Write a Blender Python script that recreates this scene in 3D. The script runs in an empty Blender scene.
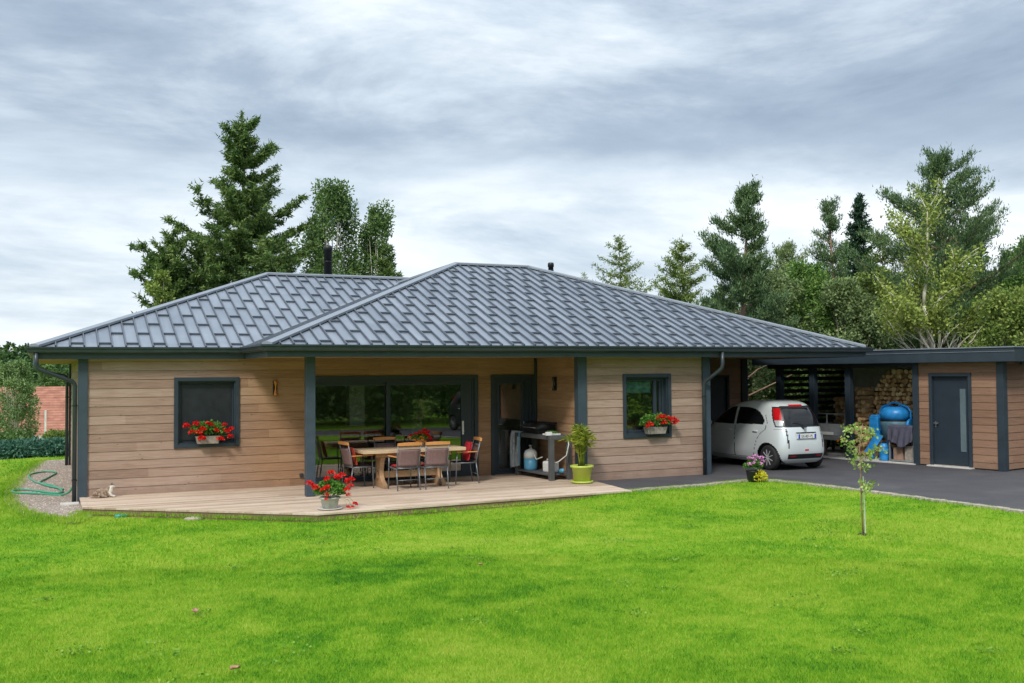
import bpy, math, random
import numpy as np
from mathutils import Vector, Matrix
random.seed(7)
rng = np.random.default_rng(11)
R = math.radians
S = bpy.context.scene
COL = S.collection

# ------------------------------------------------------------------ camera
cam_d = bpy.data.cameras.new("camera"); cam = bpy.data.objects.new("camera", cam_d); COL.objects.link(cam)
YAW, PITCH, ROLL = 0.435, 0.0315, -0.0076
Fv = Vector((math.sin(YAW) * math.cos(PITCH), math.cos(YAW) * math.cos(PITCH), math.sin(PITCH)))
r0 = Vector((math.cos(YAW), -math.sin(YAW), 0)); u0 = r0.cross(Fv)
Rv = r0 * math.cos(ROLL) + u0 * math.sin(ROLL); Uv = u0 * math.cos(ROLL) - r0 * math.sin(ROLL)
cam.matrix_world = Matrix.Translation((-0.639, -20.689, 2.3)) @ Matrix((Rv, Uv, -Fv)).transposed().to_4x4()
cam_d.sensor_width = 36; cam_d.lens = 36 * 1003.5 / 1024
cam_d.clip_start = 0.1; cam_d.clip_end = 5000
S.camera = cam

# ------------------------------------------------------------------ sky, sun, exposure
S.view_settings.view_transform = 'Standard'; S.view_settings.look = 'None'
S.view_settings.gamma = 1; S.view_settings.exposure = 0.72
SUN_EL, SUN_AZ = R(45), R(222)          # azimuth measured clockwise from +y
W = bpy.data.worlds.new("World"); S.world = W; W.use_nodes = True
nt = W.node_tree; nt.nodes.clear()
def NN(t, typ, **kw):
    n = t.nodes.new(typ)
    for k, v in kw.items():
        if k in n.inputs.keys() if hasattr(n.inputs, 'keys') else False: n.inputs[k].default_value = v
        else: setattr(n, k, v)
    return n
def Lk(t, a, b): t.links.new(a, b)
def mth(t, op, a, b=None, clamp=False):
    n = t.nodes.new('ShaderNodeMath'); n.operation = op; n.use_clamp = clamp
    for i, v in enumerate((a, b)):
        if v is None: continue
        if isinstance(v, (int, float)): n.inputs[i].default_value = v
        else: t.links.new(v, n.inputs[i])
    return n.outputs[0]
def mixc(t, f, a, b, mode='MIX'):
    n = t.nodes.new('ShaderNodeMix'); n.data_type = 'RGBA'; n.blend_type = mode
    for i, v in ((0, f), (6, a), (7, b)):
        if isinstance(v, (int, float)): n.inputs[i].default_value = v
        elif isinstance(v, tuple): n.inputs[i].default_value = (*v, 1)
        else: t.links.new(v, n.inputs[i])
    return n.outputs[2]
def ramp(t, f, stops):
    n = t.nodes.new('ShaderNodeValToRGB'); e = n.color_ramp.elements
    while len(e) > 1: e.remove(e[-1])
    for i, (p, c) in enumerate(stops):
        el = e[0] if i == 0 else e.new(p)
        el.position = p; el.color = (*c, 1) if isinstance(c, tuple) else (c, c, c, 1)
    t.links.new(f, n.inputs[0]); return n.outputs[0]
def noise(t, vec, scale, detail=3, rough=.5, dist=0):
    n = t.nodes.new('ShaderNodeTexNoise'); n.inputs['Scale'].default_value = scale
    n.inputs['Detail'].default_value = detail; n.inputs['Roughness'].default_value = rough
    n.inputs['Distortion'].default_value = dist
    if vec is not None: t.links.new(vec, n.inputs['Vector'])
    return n.outputs[0]
def comb(t, x, y, z):
    n = t.nodes.new('ShaderNodeCombineXYZ')
    for i, v in enumerate((x, y, z)):
        if isinstance(v, (int, float)): n.inputs[i].default_value = v
        else: t.links.new(v, n.inputs[i])
    return n.outputs[0]
def sepx(t, v):
    n = t.nodes.new('ShaderNodeSeparateXYZ'); t.links.new(v, n.inputs[0]); return n.outputs

sky = nt.nodes.new('ShaderNodeTexSky'); sky.sky_type = 'NISHITA'; sky.sun_disc = False
sky.sun_elevation = SUN_EL; sky.sun_rotation = SUN_AZ; sky.air_density = 1.0; sky.dust_density = 1.5
tc = nt.nodes.new('ShaderNodeTexCoord')
dx, dy, dz = sepx(nt, tc.outputs['Generated'])
zz = mth(nt, 'ADD', mth(nt, 'MAXIMUM', dz, 0.0), 0.10)
px = mth(nt, 'DIVIDE', dx, zz); py = mth(nt, 'DIVIDE', dy, zz)
pv = comb(nt, px, py, 0.0)
# streaky high cloud and lumpier low cloud, both laid on a plane above the place
n1 = noise(nt, comb(nt, mth(nt, 'MULTIPLY', px, .55), mth(nt, 'MULTIPLY', py, .95), 3.3), .8, 7, .58, .35)
n2 = noise(nt, comb(nt, mth(nt, 'ADD', px, 4.1), py, 9.1), .34, 5, .5, .25)
n3 = noise(nt, comb(nt, mth(nt, 'MULTIPLY', dx, 1.0), dy, mth(nt, 'MULTIPLY', dz, 3.4)), 2.6, 9, .60, .25)
n = mth(nt, 'ADD', mth(nt, 'ADD', mth(nt, 'MULTIPLY', n1, .22), mth(nt, 'MULTIPLY', n2, .24)), mth(nt, 'MULTIPLY', n3, .54))
# the cloud base thickens above about twelve degrees, the far sky is brighter
elev = mth(nt, 'ADD', dz, mth(nt, 'MULTIPLY', mth(nt, 'SUBTRACT', n3, .5), .16))
band = ramp(nt, elev, [(0.0, .66), (.03, .69), (.10, .68), (.165, .67), (.225, .44), (.27, .44), (.34, .50), (.45, .52), (.7, .62), (1, .70)])
dens = mth(nt, 'ADD', band, mth(nt, 'MULTIPLY', mth(nt, 'SUBTRACT', n, .5), 2.5))
cloud = ramp(nt, dens, [(.16, (.24, .31, .40)), (.36, (.36, .435, .53)), (.50, (.52, .60, .68)), (.64, (.70, .765, .82)), (.80, (.86, .90, .93)), (1, (1.0, 1.0, 1.0))])
# an overcast sky is brightest overhead
gain = ramp(nt, dz, [(0, 1.0), (.30, 1.0), (.55, 1.25), (1, 1.6)])
cl = mixc(nt, 1.0, cloud, gain, 'MULTIPLY')
clv = nt.nodes.new('ShaderNodeVectorMath'); clv.operation = 'SCALE'; Lk(nt, cl, clv.inputs[0]); clv.inputs['Scale'].default_value = 8.0
skm = mixc(nt, .93, sky.outputs[0], clv.outputs[0])
bg = nt.nodes.new('ShaderNodeBackground'); bg.inputs['Strength'].default_value = 0.10
Lk(nt, skm, bg.inputs[0]); wo = nt.nodes.new('ShaderNodeOutputWorld'); Lk(nt, bg.outputs[0], wo.inputs[0])

sd = bpy.data.lights.new("sun", 'SUN'); sd.energy = 1.5; sd.angle = R(10); sd.color = (1, .955, .89)
sun = bpy.data.objects.new("sun", sd); COL.objects.link(sun)
sv = Vector((math.sin(SUN_AZ) * math.cos(SUN_EL), math.cos(SUN_AZ) * math.cos(SUN_EL), math.sin(SUN_EL)))
sun.rotation_euler = sv.to_track_quat('Z', 'Y').to_euler(); sun.location = sv * 60
S.cycles.max_bounces = 8; S.cycles.transparent_max_bounces = 12

# ------------------------------------------------------------------ mesh helpers
class MB:
    def __init__(s): s.v = []; s.f = []
    def add(s, vs, fs):
        n = len(s.v); s.v += [tuple(map(float, p)) for p in vs]; s.f += [tuple(n + i for i in f) for f in fs]; return s
    def box(s, c, d, rz=0.0, rx=0.0, ry=0.0):
        M = Matrix.Translation(c) @ Matrix.Rotation(rz, 4, 'Z') @ Matrix.Rotation(ry, 4, 'Y') @ Matrix.Rotation(rx, 4, 'X')
        vs = [M @ Vector((x * d[0] / 2, y * d[1] / 2, z * d[2] / 2)) for x in (-1, 1) for y in (-1, 1) for z in (-1, 1)]
        return s.add(vs, [(0, 1, 3, 2), (4, 6, 7, 5), (0, 4, 5, 1), (2, 3, 7, 6), (0, 2, 6, 4), (1, 5, 7, 3)])
    def span(s, a, b):
        a, b = Vector(a), Vector(b); return s.box((a + b) / 2, [abs(b[i] - a[i]) for i in range(3)])
    def bar(s, a, b, w, h):
        a, b = Vector(a), Vector(b); d = b - a; z = d.normalized()
        x = z.cross(Vector((0, 0, 1)));
        if x.length < 1e-3: x = Vector((1, 0, 0))
        x.normalize(); y = x.cross(z)
        vs = [p + x * i * w / 2 + y * j * h / 2 for p in (a, b) for i, j in ((-1, -1), (1, -1), (1, 1), (-1, 1))]
        return s.add(vs, [(0, 1, 2, 3), (7, 6, 5, 4), (0, 4, 5, 1), (1, 5, 6, 2), (2, 6, 7, 3), (3, 7, 4, 0)])
    def tube(s, pts, r, seg=8, cap=True):
        pts = [Vector(p) for p in pts]; rs = r if isinstance(r, (list, tuple)) else [r] * len(pts)
        prev = None; base = len(s.v); fs = []; vs = []
        for i, p in enumerate(pts):
            d = (pts[min(i + 1, len(pts) - 1)] - pts[max(i - 1, 0)]).normalized()
            if prev is None:
                x = d.cross(Vector((0, 0, 1)));
                if x.length < 1e-2: x = d.cross(Vector((1, 0, 0)))
            else: x = prev - d * prev.dot(d)
            x.normalize(); prev = x; y = d.cross(x)
            for k in range(seg):
                a = 2 * math.pi * k / seg; vs.append(p + (x * math.cos(a) + y * math.sin(a)) * rs[i])
        for i in range(len(pts) - 1):
            for k in range(seg):
                k2 = (k + 1) % seg; fs.append((i * seg + k, i * seg + k2, (i + 1) * seg + k2, (i + 1) * seg + k))
        if cap: fs.append(tuple(reversed(range(seg)))); fs.append(tuple((len(pts) - 1) * seg + k for k in range(seg)))
        return s.add(vs, fs)
    def lathe(s, prof, c=(0, 0, 0), seg=20, M=None):
        vs = []; fs = []; n = len(prof)
        for r, z in prof:
            for k in range(seg):
                a = 2 * math.pi * k / seg; v = Vector((r * math.cos(a), r * math.sin(a), z))
                vs.append((M @ v if M else v) + Vector(c))
        for i in range(n - 1):
            for k in range(seg):
                k2 = (k + 1) % seg; fs.append((i * seg + k, i * seg + k2, (i + 1) * seg + k2, (i + 1) * seg + k))
        fs.append(tuple(reversed(range(seg)))); fs.append(tuple((n - 1) * seg + k for k in range(seg)))
        return s.add(vs, fs)
    def prism(s, poly, z0, z1):
        n = len(poly); vs = [(x, y, z0) for x, y in poly] + [(x, y, z1) for x, y in poly]
        fs = [tuple(reversed(range(n))), tuple(range(n, 2 * n))] + [(i, (i + 1) % n, n + (i + 1) % n, n + i) for i in range(n)]
        return s.add(vs, fs)
    def build(s, name, m, parent=None, smooth=False, bevel=0):
        me = bpy.data.meshes.new(name); me.from_pydata(s.v, [], s.f); me.validate(); me.update()
        o = bpy.data.objects.new(name, me); COL.objects.link(o)
        if m: me.materials.append(m)
        if parent: o.parent = parent
        if smooth: me.shade_smooth()
        if bevel:
            b = o.modifiers.new('bevel', 'BEVEL'); b.width = bevel; b.segments = 2; b.limit_method = 'ANGLE'; b.angle_limit = R(40)
        return o
def tag(o, label=None, cat=None, group=None, kind=None):
    if label: o['label'] = label
    if cat: o['category'] = cat
    if group: o['group'] = group
    if kind: o['kind'] = kind
    return o
def thing(name, label, cat, loc=(0, 0, 0), rz=0, group=None):
    o = bpy.data.objects.new(name, None); COL.objects.link(o); o.location = loc; o.rotation_euler = (0, 0, rz)
    o.empty_display_size = .2
    return tag(o, label, cat, group)
KIDS = {}
def copy_tree(o, parent=None, swap=None):
    c = o.copy(); COL.objects.link(c)
    if parent: c.parent = parent
    if swap and c.data and c.data.materials and c.data.materials[0] in swap:
        c.data = c.data.copy(); c.data.materials[0] = swap[c.data.materials[0]]
    for ch in [x for x in list(COL.objects) if x.parent == o]: copy_tree(ch, c, swap)
    return c
def np_mesh(name, V, F, m, parent=None, smooth=False):
    """V (N,3) array, F (M,k) array of equal-sided faces"""
    me = bpy.data.meshes.new(name); V = np.ascontiguousarray(V, dtype=np.float32); F = np.ascontiguousarray(F, dtype=np.int32)
    me.vertices.add(len(V)); me.vertices.foreach_set('co', V.ravel())
    k = F.shape[1]; me.loops.add(F.size); me.loops.foreach_set('vertex_index', F.ravel())
    me.polygons.add(len(F)); me.polygons.foreach_set('loop_start', np.arange(0, F.size, k, dtype=np.int32))
    me.update(calc_edges=True); me.validate()
    if m: me.materials.append(m)
    if smooth: me.shade_smooth()
    o = bpy.data.objects.new(name, me); COL.objects.link(o)
    if parent: o.parent = parent
    return o
def unit(a): return a / np.maximum(np.linalg.norm(a, axis=1, keepdims=True), 1e-9)
def leaves(name, C, D, ln, wd, m, parent=None, quad=False):
    """one small leaf-shaped face per centre"""
    N = len(C); D = unit(D); sd_ = unit(np.cross(D, rng.normal(size=(N, 3))))
    ln = np.broadcast_to(ln, (N,))[:, None]; wd = np.broadcast_to(wd, (N,))[:, None]
    if quad:
        V = np.stack([C, C + D * ln * .45 + sd_ * wd / 2, C + D * ln, C + D * ln * .45 - sd_ * wd / 2], 1).reshape(-1, 3)
        F = np.arange(4 * N).reshape(N, 4)
    else:
        V = np.stack([C - sd_ * wd / 2, C + sd_ * wd / 2, C + D * ln], 1).reshape(-1, 3); F = np.arange(3 * N).reshape(N, 3)
    return np_mesh(name, V, F, m, parent)

# ------------------------------------------------------------------ materials
def newmat(name):
    m = bpy.data.materials.new(name); m.use_nodes = True; t = m.node_tree; b = t.nodes['Principled BSDF']; return m, t, b
def setc(t, b, sock, v):
    if isinstance(v, tuple): b.inputs[sock].default_value = (*v, 1)
    elif isinstance(v, (int, float)): b.inputs[sock].default_value = v
    else: t.links.new(v, b.inputs[sock])
def bump(t, b, h, strength=.3, dist=.01):
    n = t.nodes.new('ShaderNodeBump'); n.inputs['Strength'].default_value = strength; n.inputs['Distance'].default_value = dist
    t.links.new(h, n.inputs['Height']); t.links.new(n.outputs[0], b.inputs['Normal'])
def objco(t): return t.nodes.new('ShaderNodeTexCoord').outputs['Object']
def plain(name, c, rough=.5, metal=0, var=.12, scale=6, bmp=0, coat=0, spec=.5):
    m, t, b = newmat(name); co = objco(t); n = noise(t, co, scale, 5, .6)
    dark = tuple(x * (1 - var) for x in c); lite = tuple(min(1, x * (1 + var)) for x in c)
    setc(t, b, 'Base Color', ramp(t, n, [(.3, dark), (.7, lite)]))
    b.inputs['Metallic'].default_value = metal; b.inputs['Coat Weight'].default_value = coat
    b.inputs['Specular IOR Level'].default_value = spec
    setc(t, b, 'Roughness', ramp(t, n, [(.3, max(0, rough - .06)), (.7, min(1, rough + .06))]))
    if bmp: bump(t, b, noise(t, co, scale * 8, 4, .6), bmp, .005)
    return m
def boards_mat(name, cols, pitch, axis='z', along='xy', rough=.75, knots=True, stretch=14, seam=0, amp=1.0, cols2=None):
    """boards with per-board tone, grain along the board, knots"""
    m, t, b = newmat(name); co = objco(t); x, y, z = sepx(t, co)
    if axis == 'z': row = mth(t, 'FLOOR', mth(t, 'DIVIDE', z, pitch)); al = mth(t, 'ADD', x, y); ac = z
    elif axis == 'y': row = mth(t, 'FLOOR', mth(t, 'DIVIDE', y, pitch)); al = x; ac = y
    else: row = mth(t, 'FLOOR', mth(t, 'DIVIDE', x, pitch)); al = z; ac = x
    seg = mth(t, 'FLOOR', mth(t, 'DIVIDE', mth(t, 'ADD', al, mth(t, 'MULTIPLY', row, 1.37)), 3.9))
    wn = t.nodes.new('ShaderNodeTexWhiteNoise'); wn.noise_dimensions = '2D'; t.links.new(comb(t, row, seg, 0.0), wn.inputs[0])
    g = noise(t, comb(t, mth(t, 'MULTIPLY', al, 1.6), mth(t, 'MULTIPLY', ac, stretch * 1.6), mth(t, 'MULTIPLY', row, 5.3)), 1.6, 5, .65, .6)
    big = noise(t, co, .9, 4, .6)
    f = mth(t, 'ADD', mth(t, 'ADD', mth(t, 'MULTIPLY', wn.outputs[0], .24), mth(t, 'MULTIPLY', g, .62)), mth(t, 'MULTIPLY', big, .26))
    f = mth(t, 'ADD', mth(t, 'MULTIPLY', mth(t, 'SUBTRACT', f, .56), amp), .56)
    col = ramp(t, f, [(.25, cols[0]), (.55, cols[1]), (.85, cols[2])])
    if cols2:      # boards under the porch roof are less bleached than those in the weather
        cb_ = ramp(t, f, [(.25, cols2[0]), (.55, cols2[1]), (.85, cols2[2])])
        wx = mth(t, 'ADD', mth(t, 'MULTIPLY', x, .1), mth(t, 'MULTIPLY', mth(t, 'SUBTRACT', big, .5), .12))
        col = mixc(t, ramp(t, wx, [(.20, 0.0), (.36, 1.0)]), col, cb_)
    if knots:
        vo = t.nodes.new('ShaderNodeTexVoronoi'); vo.inputs['Scale'].default_value = 3.1
        t.links.new(comb(t, al, mth(t, 'MULTIPLY', ac, 2.1), row), vo.inputs['Vector'])
        k = ramp(t, vo.outputs['Distance'], [(.0, 1.0), (.045, .8), (.09, 0.0)])
        col = mixc(t, mth(t, 'MULTIPLY', k, .75), col, tuple(c * .45 for c in cols[0]))
    if axis == 'z' and knots:
        sp_ = mth(t, 'ADD', mth(t, 'MULTIPLY', z, 1.6), mth(t, 'MULTIPLY', noise(t, co, 3.1, 5, .7), .9))
        col = mixc(t, mth(t, 'MULTIPLY', ramp(t, sp_, [(.45, 1.0), (.85, 0.0)]), .35), col, (.14, .10, .075))
    setc(t, b, 'Base Color', col); b.inputs['Roughness'].default_value = rough; b.inputs['Specular IOR Level'].default_value = .25
    bump(t, b, g, .25, .003)
    return m
def foliage_mat(name, dark, mid, lite, nscale=.9, rough=.6, trans=.25):
    m, t, b = newmat(name); co = objco(t)
    ge = t.nodes.new('ShaderNodeNewGeometry')
    f = mth(t, 'ADD', mth(t, 'MULTIPLY', ge.outputs['Random Per Island'], .55), mth(t, 'MULTIPLY', noise(t, co, nscale, 3, .5), .6))
    col = ramp(t, f, [(.22, dark), (.55, mid), (.85, lite)])
    setc(t, b, 'Base Color', col); b.inputs['Roughness'].default_value = rough; b.inputs['Specular IOR Level'].default_value = .3
    if trans:
        tr = t.nodes.new('ShaderNodeBsdfTranslucent'); t.links.new(col, tr.inputs[0])
        mx = t.nodes.new('ShaderNodeMixShader'); mx.inputs[0].default_value = trans
        t.links.new(b.outputs[0], mx.inputs[1]); t.links.new(tr.outputs[0], mx.inputs[2])
        t.links.new(mx.outputs[0], t.nodes['Material Output'].inputs[0])
    return m
def glass_mat(name, tint=(.75, .82, .80), base=.10, rough=.01):
    m = bpy.data.materials.new(name); m.use_nodes = True; t = m.node_tree; t.nodes.clear()
    tr = t.nodes.new('ShaderNodeBsdfTransparent'); tr.inputs[0].default_value = (*tint, 1)
    gl = t.nodes.new('ShaderNodeBsdfGlossy'); gl.inputs['Roughness'].default_value = rough
    fr = t.nodes.new('ShaderNodeFresnel'); fr.inputs[0].default_value = 1.5
    f = mth(t, 'ADD', mth(t, 'MULTIPLY', fr.outputs[0], 1.6), base, True)
    mx = t.nodes.new('ShaderNodeMixShader'); t.links.new(f, mx.inputs[0]); t.links.new(tr.outputs[0], mx.inputs[1]); t.links.new(gl.outputs[0], mx.inputs[2])
    o = t.nodes.new('ShaderNodeOutputMaterial'); t.links.new(mx.outputs[0], o.inputs[0]); return m

PITCHB = .172
M = {}
M['clad'] = boards_mat('weathered_cladding', [(.20, .128, .092), (.345, .235, .178), (.46, .345, .275)], PITCHB, amp=1.1)
M['clad_mix'] = boards_mat('front_cladding', [(.20, .128, .092), (.345, .235, .178), (.46, .345, .275)], PITCHB, amp=1.1, cols2=[(.18, .10, .055), (.33, .19, .108), (.45, .285, .17)])
M['clad_porch'] = boards_mat('porch_cladding', [(.18, .10, .055), (.33, .19, .108), (.45, .285, .17)], PITCHB, amp=1.1)
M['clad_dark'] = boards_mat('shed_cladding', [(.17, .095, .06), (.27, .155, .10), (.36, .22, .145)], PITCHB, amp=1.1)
M['soffit'] = boards_mat('soffit_boards', [(.25, .15, .06), (.40, .25, .11), (.5, .33, .15)], .12, axis='y', knots=True)
M['deck'] = boards_mat('deck_boards', [(.30, .22, .155), (.52, .40, .30), (.68, .565, .455)], .146, axis='y', rough=.7, stretch=16, amp=1.3)
M['riser'] = boards_mat('deck_riser', [(.12, .075, .045), (.24, .15, .09), (.36, .24, .15)], .05, rough=.8)
M['trim'] = plain('anthracite_trim', (.026, .040, .054), .5, .0, .12, 3)
M['post'] = plain('blue_grey_post', (.043, .066, .088), .55, 0, .12, 4, .1)
M['gutter'] = plain('gutter_metal', (.045, .060, .070), .35, .3, .12, 5)
def roof_mat():
    m, t, b = newmat('standing_seam_metal'); co = objco(t)
    x, y, z = sepx(t, co); n = noise(t, co, .8, 4, .6); n2 = noise(t, comb(t, mth(t, 'MULTIPLY', x, 9), y, z), 1.2, 3, .5)
    w2 = t.nodes.new('ShaderNodeTexWhiteNoise'); w2.noise_dimensions = '2D'
    t.links.new(comb(t, mth(t, 'FLOOR', mth(t, 'DIVIDE', mth(t, 'SUBTRACT', x, 2.97), .245)), mth(t, 'FLOOR', mth(t, 'DIVIDE', y, 1.15)), 0.0), w2.inputs[0])
    f = mth(t, 'ADD', mth(t, 'ADD', mth(t, 'MULTIPLY', n, .5), mth(t, 'MULTIPLY', n2, .35)), mth(t, 'MULTIPLY', w2.outputs[0], .16))
    setc(t, b, 'Base Color', ramp(t, f, [(.3, (.185, .22, .27)), (.7, (.315, .355, .41))]))
    b.inputs['Metallic'].default_value = .35; setc(t, b, 'Roughness', ramp(t, f, [(.3, .36), (.7, .5)])); return m
M['roof'] = roof_mat()
M['seam'] = plain('shaded_seam_metal', (.115, .135, .165), .45, .35, .1, 3)  # roof metal darkened for ribs and snow guards: their shadow gaps painted in
M['cap'] = plain('ridge_cap_metal', (.27, .30, .345), .4, .35, .08, 3)
M['glass'] = glass_mat('window_glass', (.82, .88, .86), .17)
M['screen'] = plain('insect_screen', (.016, .020, .026), .45, 0, .2, 8)
M['white'] = plain('white_plaster', (.72, .72, .68), .8)
M['inner'] = plain('room_wall', (.62, .59, .53), .9)
M['tile_floor'] = plain('room_floor', (.28, .24, .2), .4)
M['black'] = plain('black_plastic', (.012, .013, .015), .45)
M['rubber'] = plain('rubber', (.02, .02, .021), .8)
M['steel'] = plain('brushed_steel', (.55, .56, .57), .32, .9, .1, 20)
M['chairmetal'] = plain('grey_chair_metal', (.20, .22, .24), .4, .5)
M['teak'] = boards_mat('teak', [(.45, .17, .05), (.66, .28, .085), (.75, .38, .14)], .5, knots=False)
M['tabwood'] = boards_mat('table_wood', [(.44, .31, .19), (.62, .47, .30), (.74, .60, .42)], .16, axis='y', rough=.6)
M['tableg'] = boards_mat('table_leg_wood', [(.30, .17, .08), (.46, .28, .15), (.58, .40, .25)], .3, rough=.65)
M['mesh_fab'] = plain('mauve_mesh_fabric', (.22, .135, .13), .85, 0, .15, 30, .2)
M['dark_fab'] = plain('dark_mesh_fabric', (.04, .04, .045), .85, 0, .2, 30, .2)
M['red_fab'] = plain('red_cushion_fabric', (.52, .02, .035), .85, 0, .15, 14, .2)
M['coral_fab'] = plain('coral_cushion_fabric', (.70, .09, .05), .85, 0, .15, 14, .2)
M['red_petal'] = foliage_mat('red_petals', (.45, .0, .0), (.72, .008, .006), (.85, .03, .02), 6, .5, .1)
M['orange_petal'] = foliage_mat('orange_petals', (.7, .16, .01), (.85, .30, .02), (.9, .5, .04), 6, .5, .1)
M['pink_petal'] = foliage_mat('pink_petals', (.5, .12, .35), (.72, .30, .60), (.85, .55, .78), 6, .5, .1)
M['yellow_leaf'] = foliage_mat('yellow_leaves', (.45, .42, .01), (.68, .62, .02), (.8, .76, .08), 6, .5, .2)
M['geranium'] = foliage_mat('geranium_leaves', (.03, .10, .012), (.08, .22, .03), (.2, .4, .08), 6, .5, .2)
M['palm'] = foliage_mat('palm_leaves', (.08, .14, .01), (.22, .30, .03), (.48, .48, .06), 4, .5, .25)
M['lime'] = plain('lime_plastic', (.50, .60, .10), .4, 0, .06, 4)
M['greypot'] = plain('grey_stone_pot', (.42, .44, .38), .8, 0, .2, 12, .3)
M['planter'] = plain('grey_planter', (.30, .26, .22), .85, 0, .3, 14, .3)
M['soil'] = plain('soil', (.04, .028, .018), .95, 0, .3, 20, .4)
M['concrete'] = plain('pale_concrete', (.55, .53, .49), .85, 0, .15, 5, .3)
M['copper'] = plain('copper_shade', (.62, .24, .06), .35, .7, .15, 10)
M['grillgrey'] = plain('grey_cart_paint', (.10, .105, .11), .5, .1, .12, 5)
M['bluegas'] = plain('pale_blue_paint', (.10, .34, .52), .4, 0, .1, 5)
M['whitepaint'] = plain('white_paint', (.72, .73, .72), .4, 0, .08, 5)
M['blue'] = plain('blue_mixer_paint', (.02, .25, .62), .42, .05, .25, 9)
M['bluedull'] = plain('dusty_blue_paint', (.08, .17, .22), .6, .1, .35, 9)
M['towel'] = plain('pale_towel', (.42, .46, .50), .9, 0, .25, 10, .2)
M['cloth'] = plain('dark_tarp', (.075, .075, .11), .8, 0, .3, 7, .3)
M['hose'] = plain('green_hose', (.03, .30, .17), .4, 0, .1, 8)
M['whitehose'] = plain('white_hose', (.6, .6, .55), .5)
M['galv'] = plain('galvanised_steel', (.40, .43, .45), .45, .6, .2, 8)
M['redlamp'] = plain('red_lens', (.5, .008, .012), .15, 0, .1, 20, 0, .6)
M['orangelamp'] = plain('orange_lens', (.75, .22, .01), .2)
M['clearlamp'] = plain('clear_lens', (.62, .66, .66), .12, .3, .1, 20, 0, .6)
M['plywood'] = boards_mat('plywood', [(.32, .19, .10), (.42, .26, .15), (.50, .33, .2)], .7, knots=False)
M['slat'] = plain('dark_slat', (.022, .024, .026), .7, 0, .2, 8)
M['bark_pine'] = plain('pine_bark', (.30, .19, .135), .9, 0, .35, 5, .6)
M['bark_grey'] = plain('grey_bark', (.20, .17, .13), .9, 0, .35, 5, .6)
M['bark_pale'] = plain('pale_bark', (.62, .58, .47), .85, 0, .3, 6, .5)
M['bark_dark'] = plain('dark_bark', (.085, .062, .045), .9, 0, .3, 5, .6)
M['leafbrown'] = plain('dry_leaf', (.42, .24, .15), .8)
M['stone'] = plain('field_stone', (.42, .35, .29), .9, 0, .25, 8, .4)
M['rooftile'] = None
M['armchair'] = plain('brown_leather', (.22, .10, .06), .5, 0, .2, 8)

def asphalt_mat():
    m, t, b = newmat('asphalt'); co = objco(t)
    n = noise(t, co, .8, 6, .68, .5); g = noise(t, co, 70, 3, .7)
    f = mth(t, 'ADD', mth(t, 'MULTIPLY', n, .6), mth(t, 'MULTIPLY', g, .42))
    setc(t, b, 'Base Color', ramp(t, f, [(.28, (.034, .034, .040)), (.52, (.062, .060, .067)), (.8, (.125, .12, .12))]))
    b.inputs['Roughness'].default_value = .82; bump(t, b, g, .5, .006); return m
M['asphalt'] = asphalt_mat()
def grass_cols(t, co):
    n1 = noise(t, co, .34, 4, .6, .8); n2 = noise(t, co, 1.7, 4, .65); n3 = noise(t, co, 6.5, 5, .7)
    f = mth(t, 'ADD', mth(t, 'ADD', mth(t, 'MULTIPLY', n1, .45), mth(t, 'MULTIPLY', n2, .28)), mth(t, 'MULTIPLY', n3, .29))
    # a few lusher, darker spots of the lawn
    for cx_, cy_, r_, a_ in LUSH:
        vm = t.nodes.new('ShaderNodeVectorMath'); vm.operation = 'DISTANCE'; t.links.new(co, vm.inputs[0]); vm.inputs[1].default_value = (cx_, cy_, -.1)
        dd_ = mth(t, 'ADD', mth(t, 'DIVIDE', vm.outputs['Value'], r_), mth(t, 'MULTIPLY', mth(t, 'SUBTRACT', n2, .5), 1.6))
        f = mth(t, 'SUBTRACT', f, mth(t, 'MULTIPLY', ramp(t, dd_, [(.35, 1.0), (1.0, 0.0)]), a_))
    return f
LUSH = [(1.75, -12.1, 1.1, .085), (3.0, -9.0, 1.0, .06), (5.8, -10.0, .9, .05), (3.9, -10.3, .8, .04), (8.5, -6.5, 1.6, .035)]
GR = [(.34, (.05, .20, .011)), (.42, (.13, .345, .016)), (.51, (.25, .455, .023)), (.65, (.42, .54, .07))]
def lawn_mat():
    m, t, b = newmat('lawn_ground'); co = objco(t); f = grass_cols(t, co)
    setc(t, b, 'Base Color', ramp(t, f, [(p, tuple(x * .8 for x in c)) for p, c in GR])); b.inputs['Roughness'].default_value = .9
    b.inputs['Specular IOR Level'].default_value = .1
    bump(t, b, noise(t, co, 60, 3, .7), .8, .03); return m
def blade_mat():
    m, t, b = newmat('grass_blades'); co = objco(t); f = grass_cols(t, co)
    ge = t.nodes.new('ShaderNodeNewGeometry')
    f = mth(t, 'ADD', f, mth(t, 'MULTIPLY', mth(t, 'SUBTRACT', ge.outputs['Random Per Island'], .5), .24))
    col = ramp(t, f, GR); setc(t, b, 'Base Color', col); b.inputs['Roughness'].default_value = .6; b.inputs['Specular IOR Level'].default_value = .2
    tr = t.nodes.new('ShaderNodeBsdfTranslucent'); t.links.new(col, tr.inputs[0]); mx = t.nodes.new('ShaderNodeMixShader'); mx.inputs[0].default_value = .3
    t.links.new(b.outputs[0], mx.inputs[1]); t.links.new(tr.outputs[0], mx.inputs[2]); t.links.new(mx.outputs[0], t.nodes['Material Output'].inputs[0])
    return m
M['lawn'] = lawn_mat(); M['blade'] = blade_mat()
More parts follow.
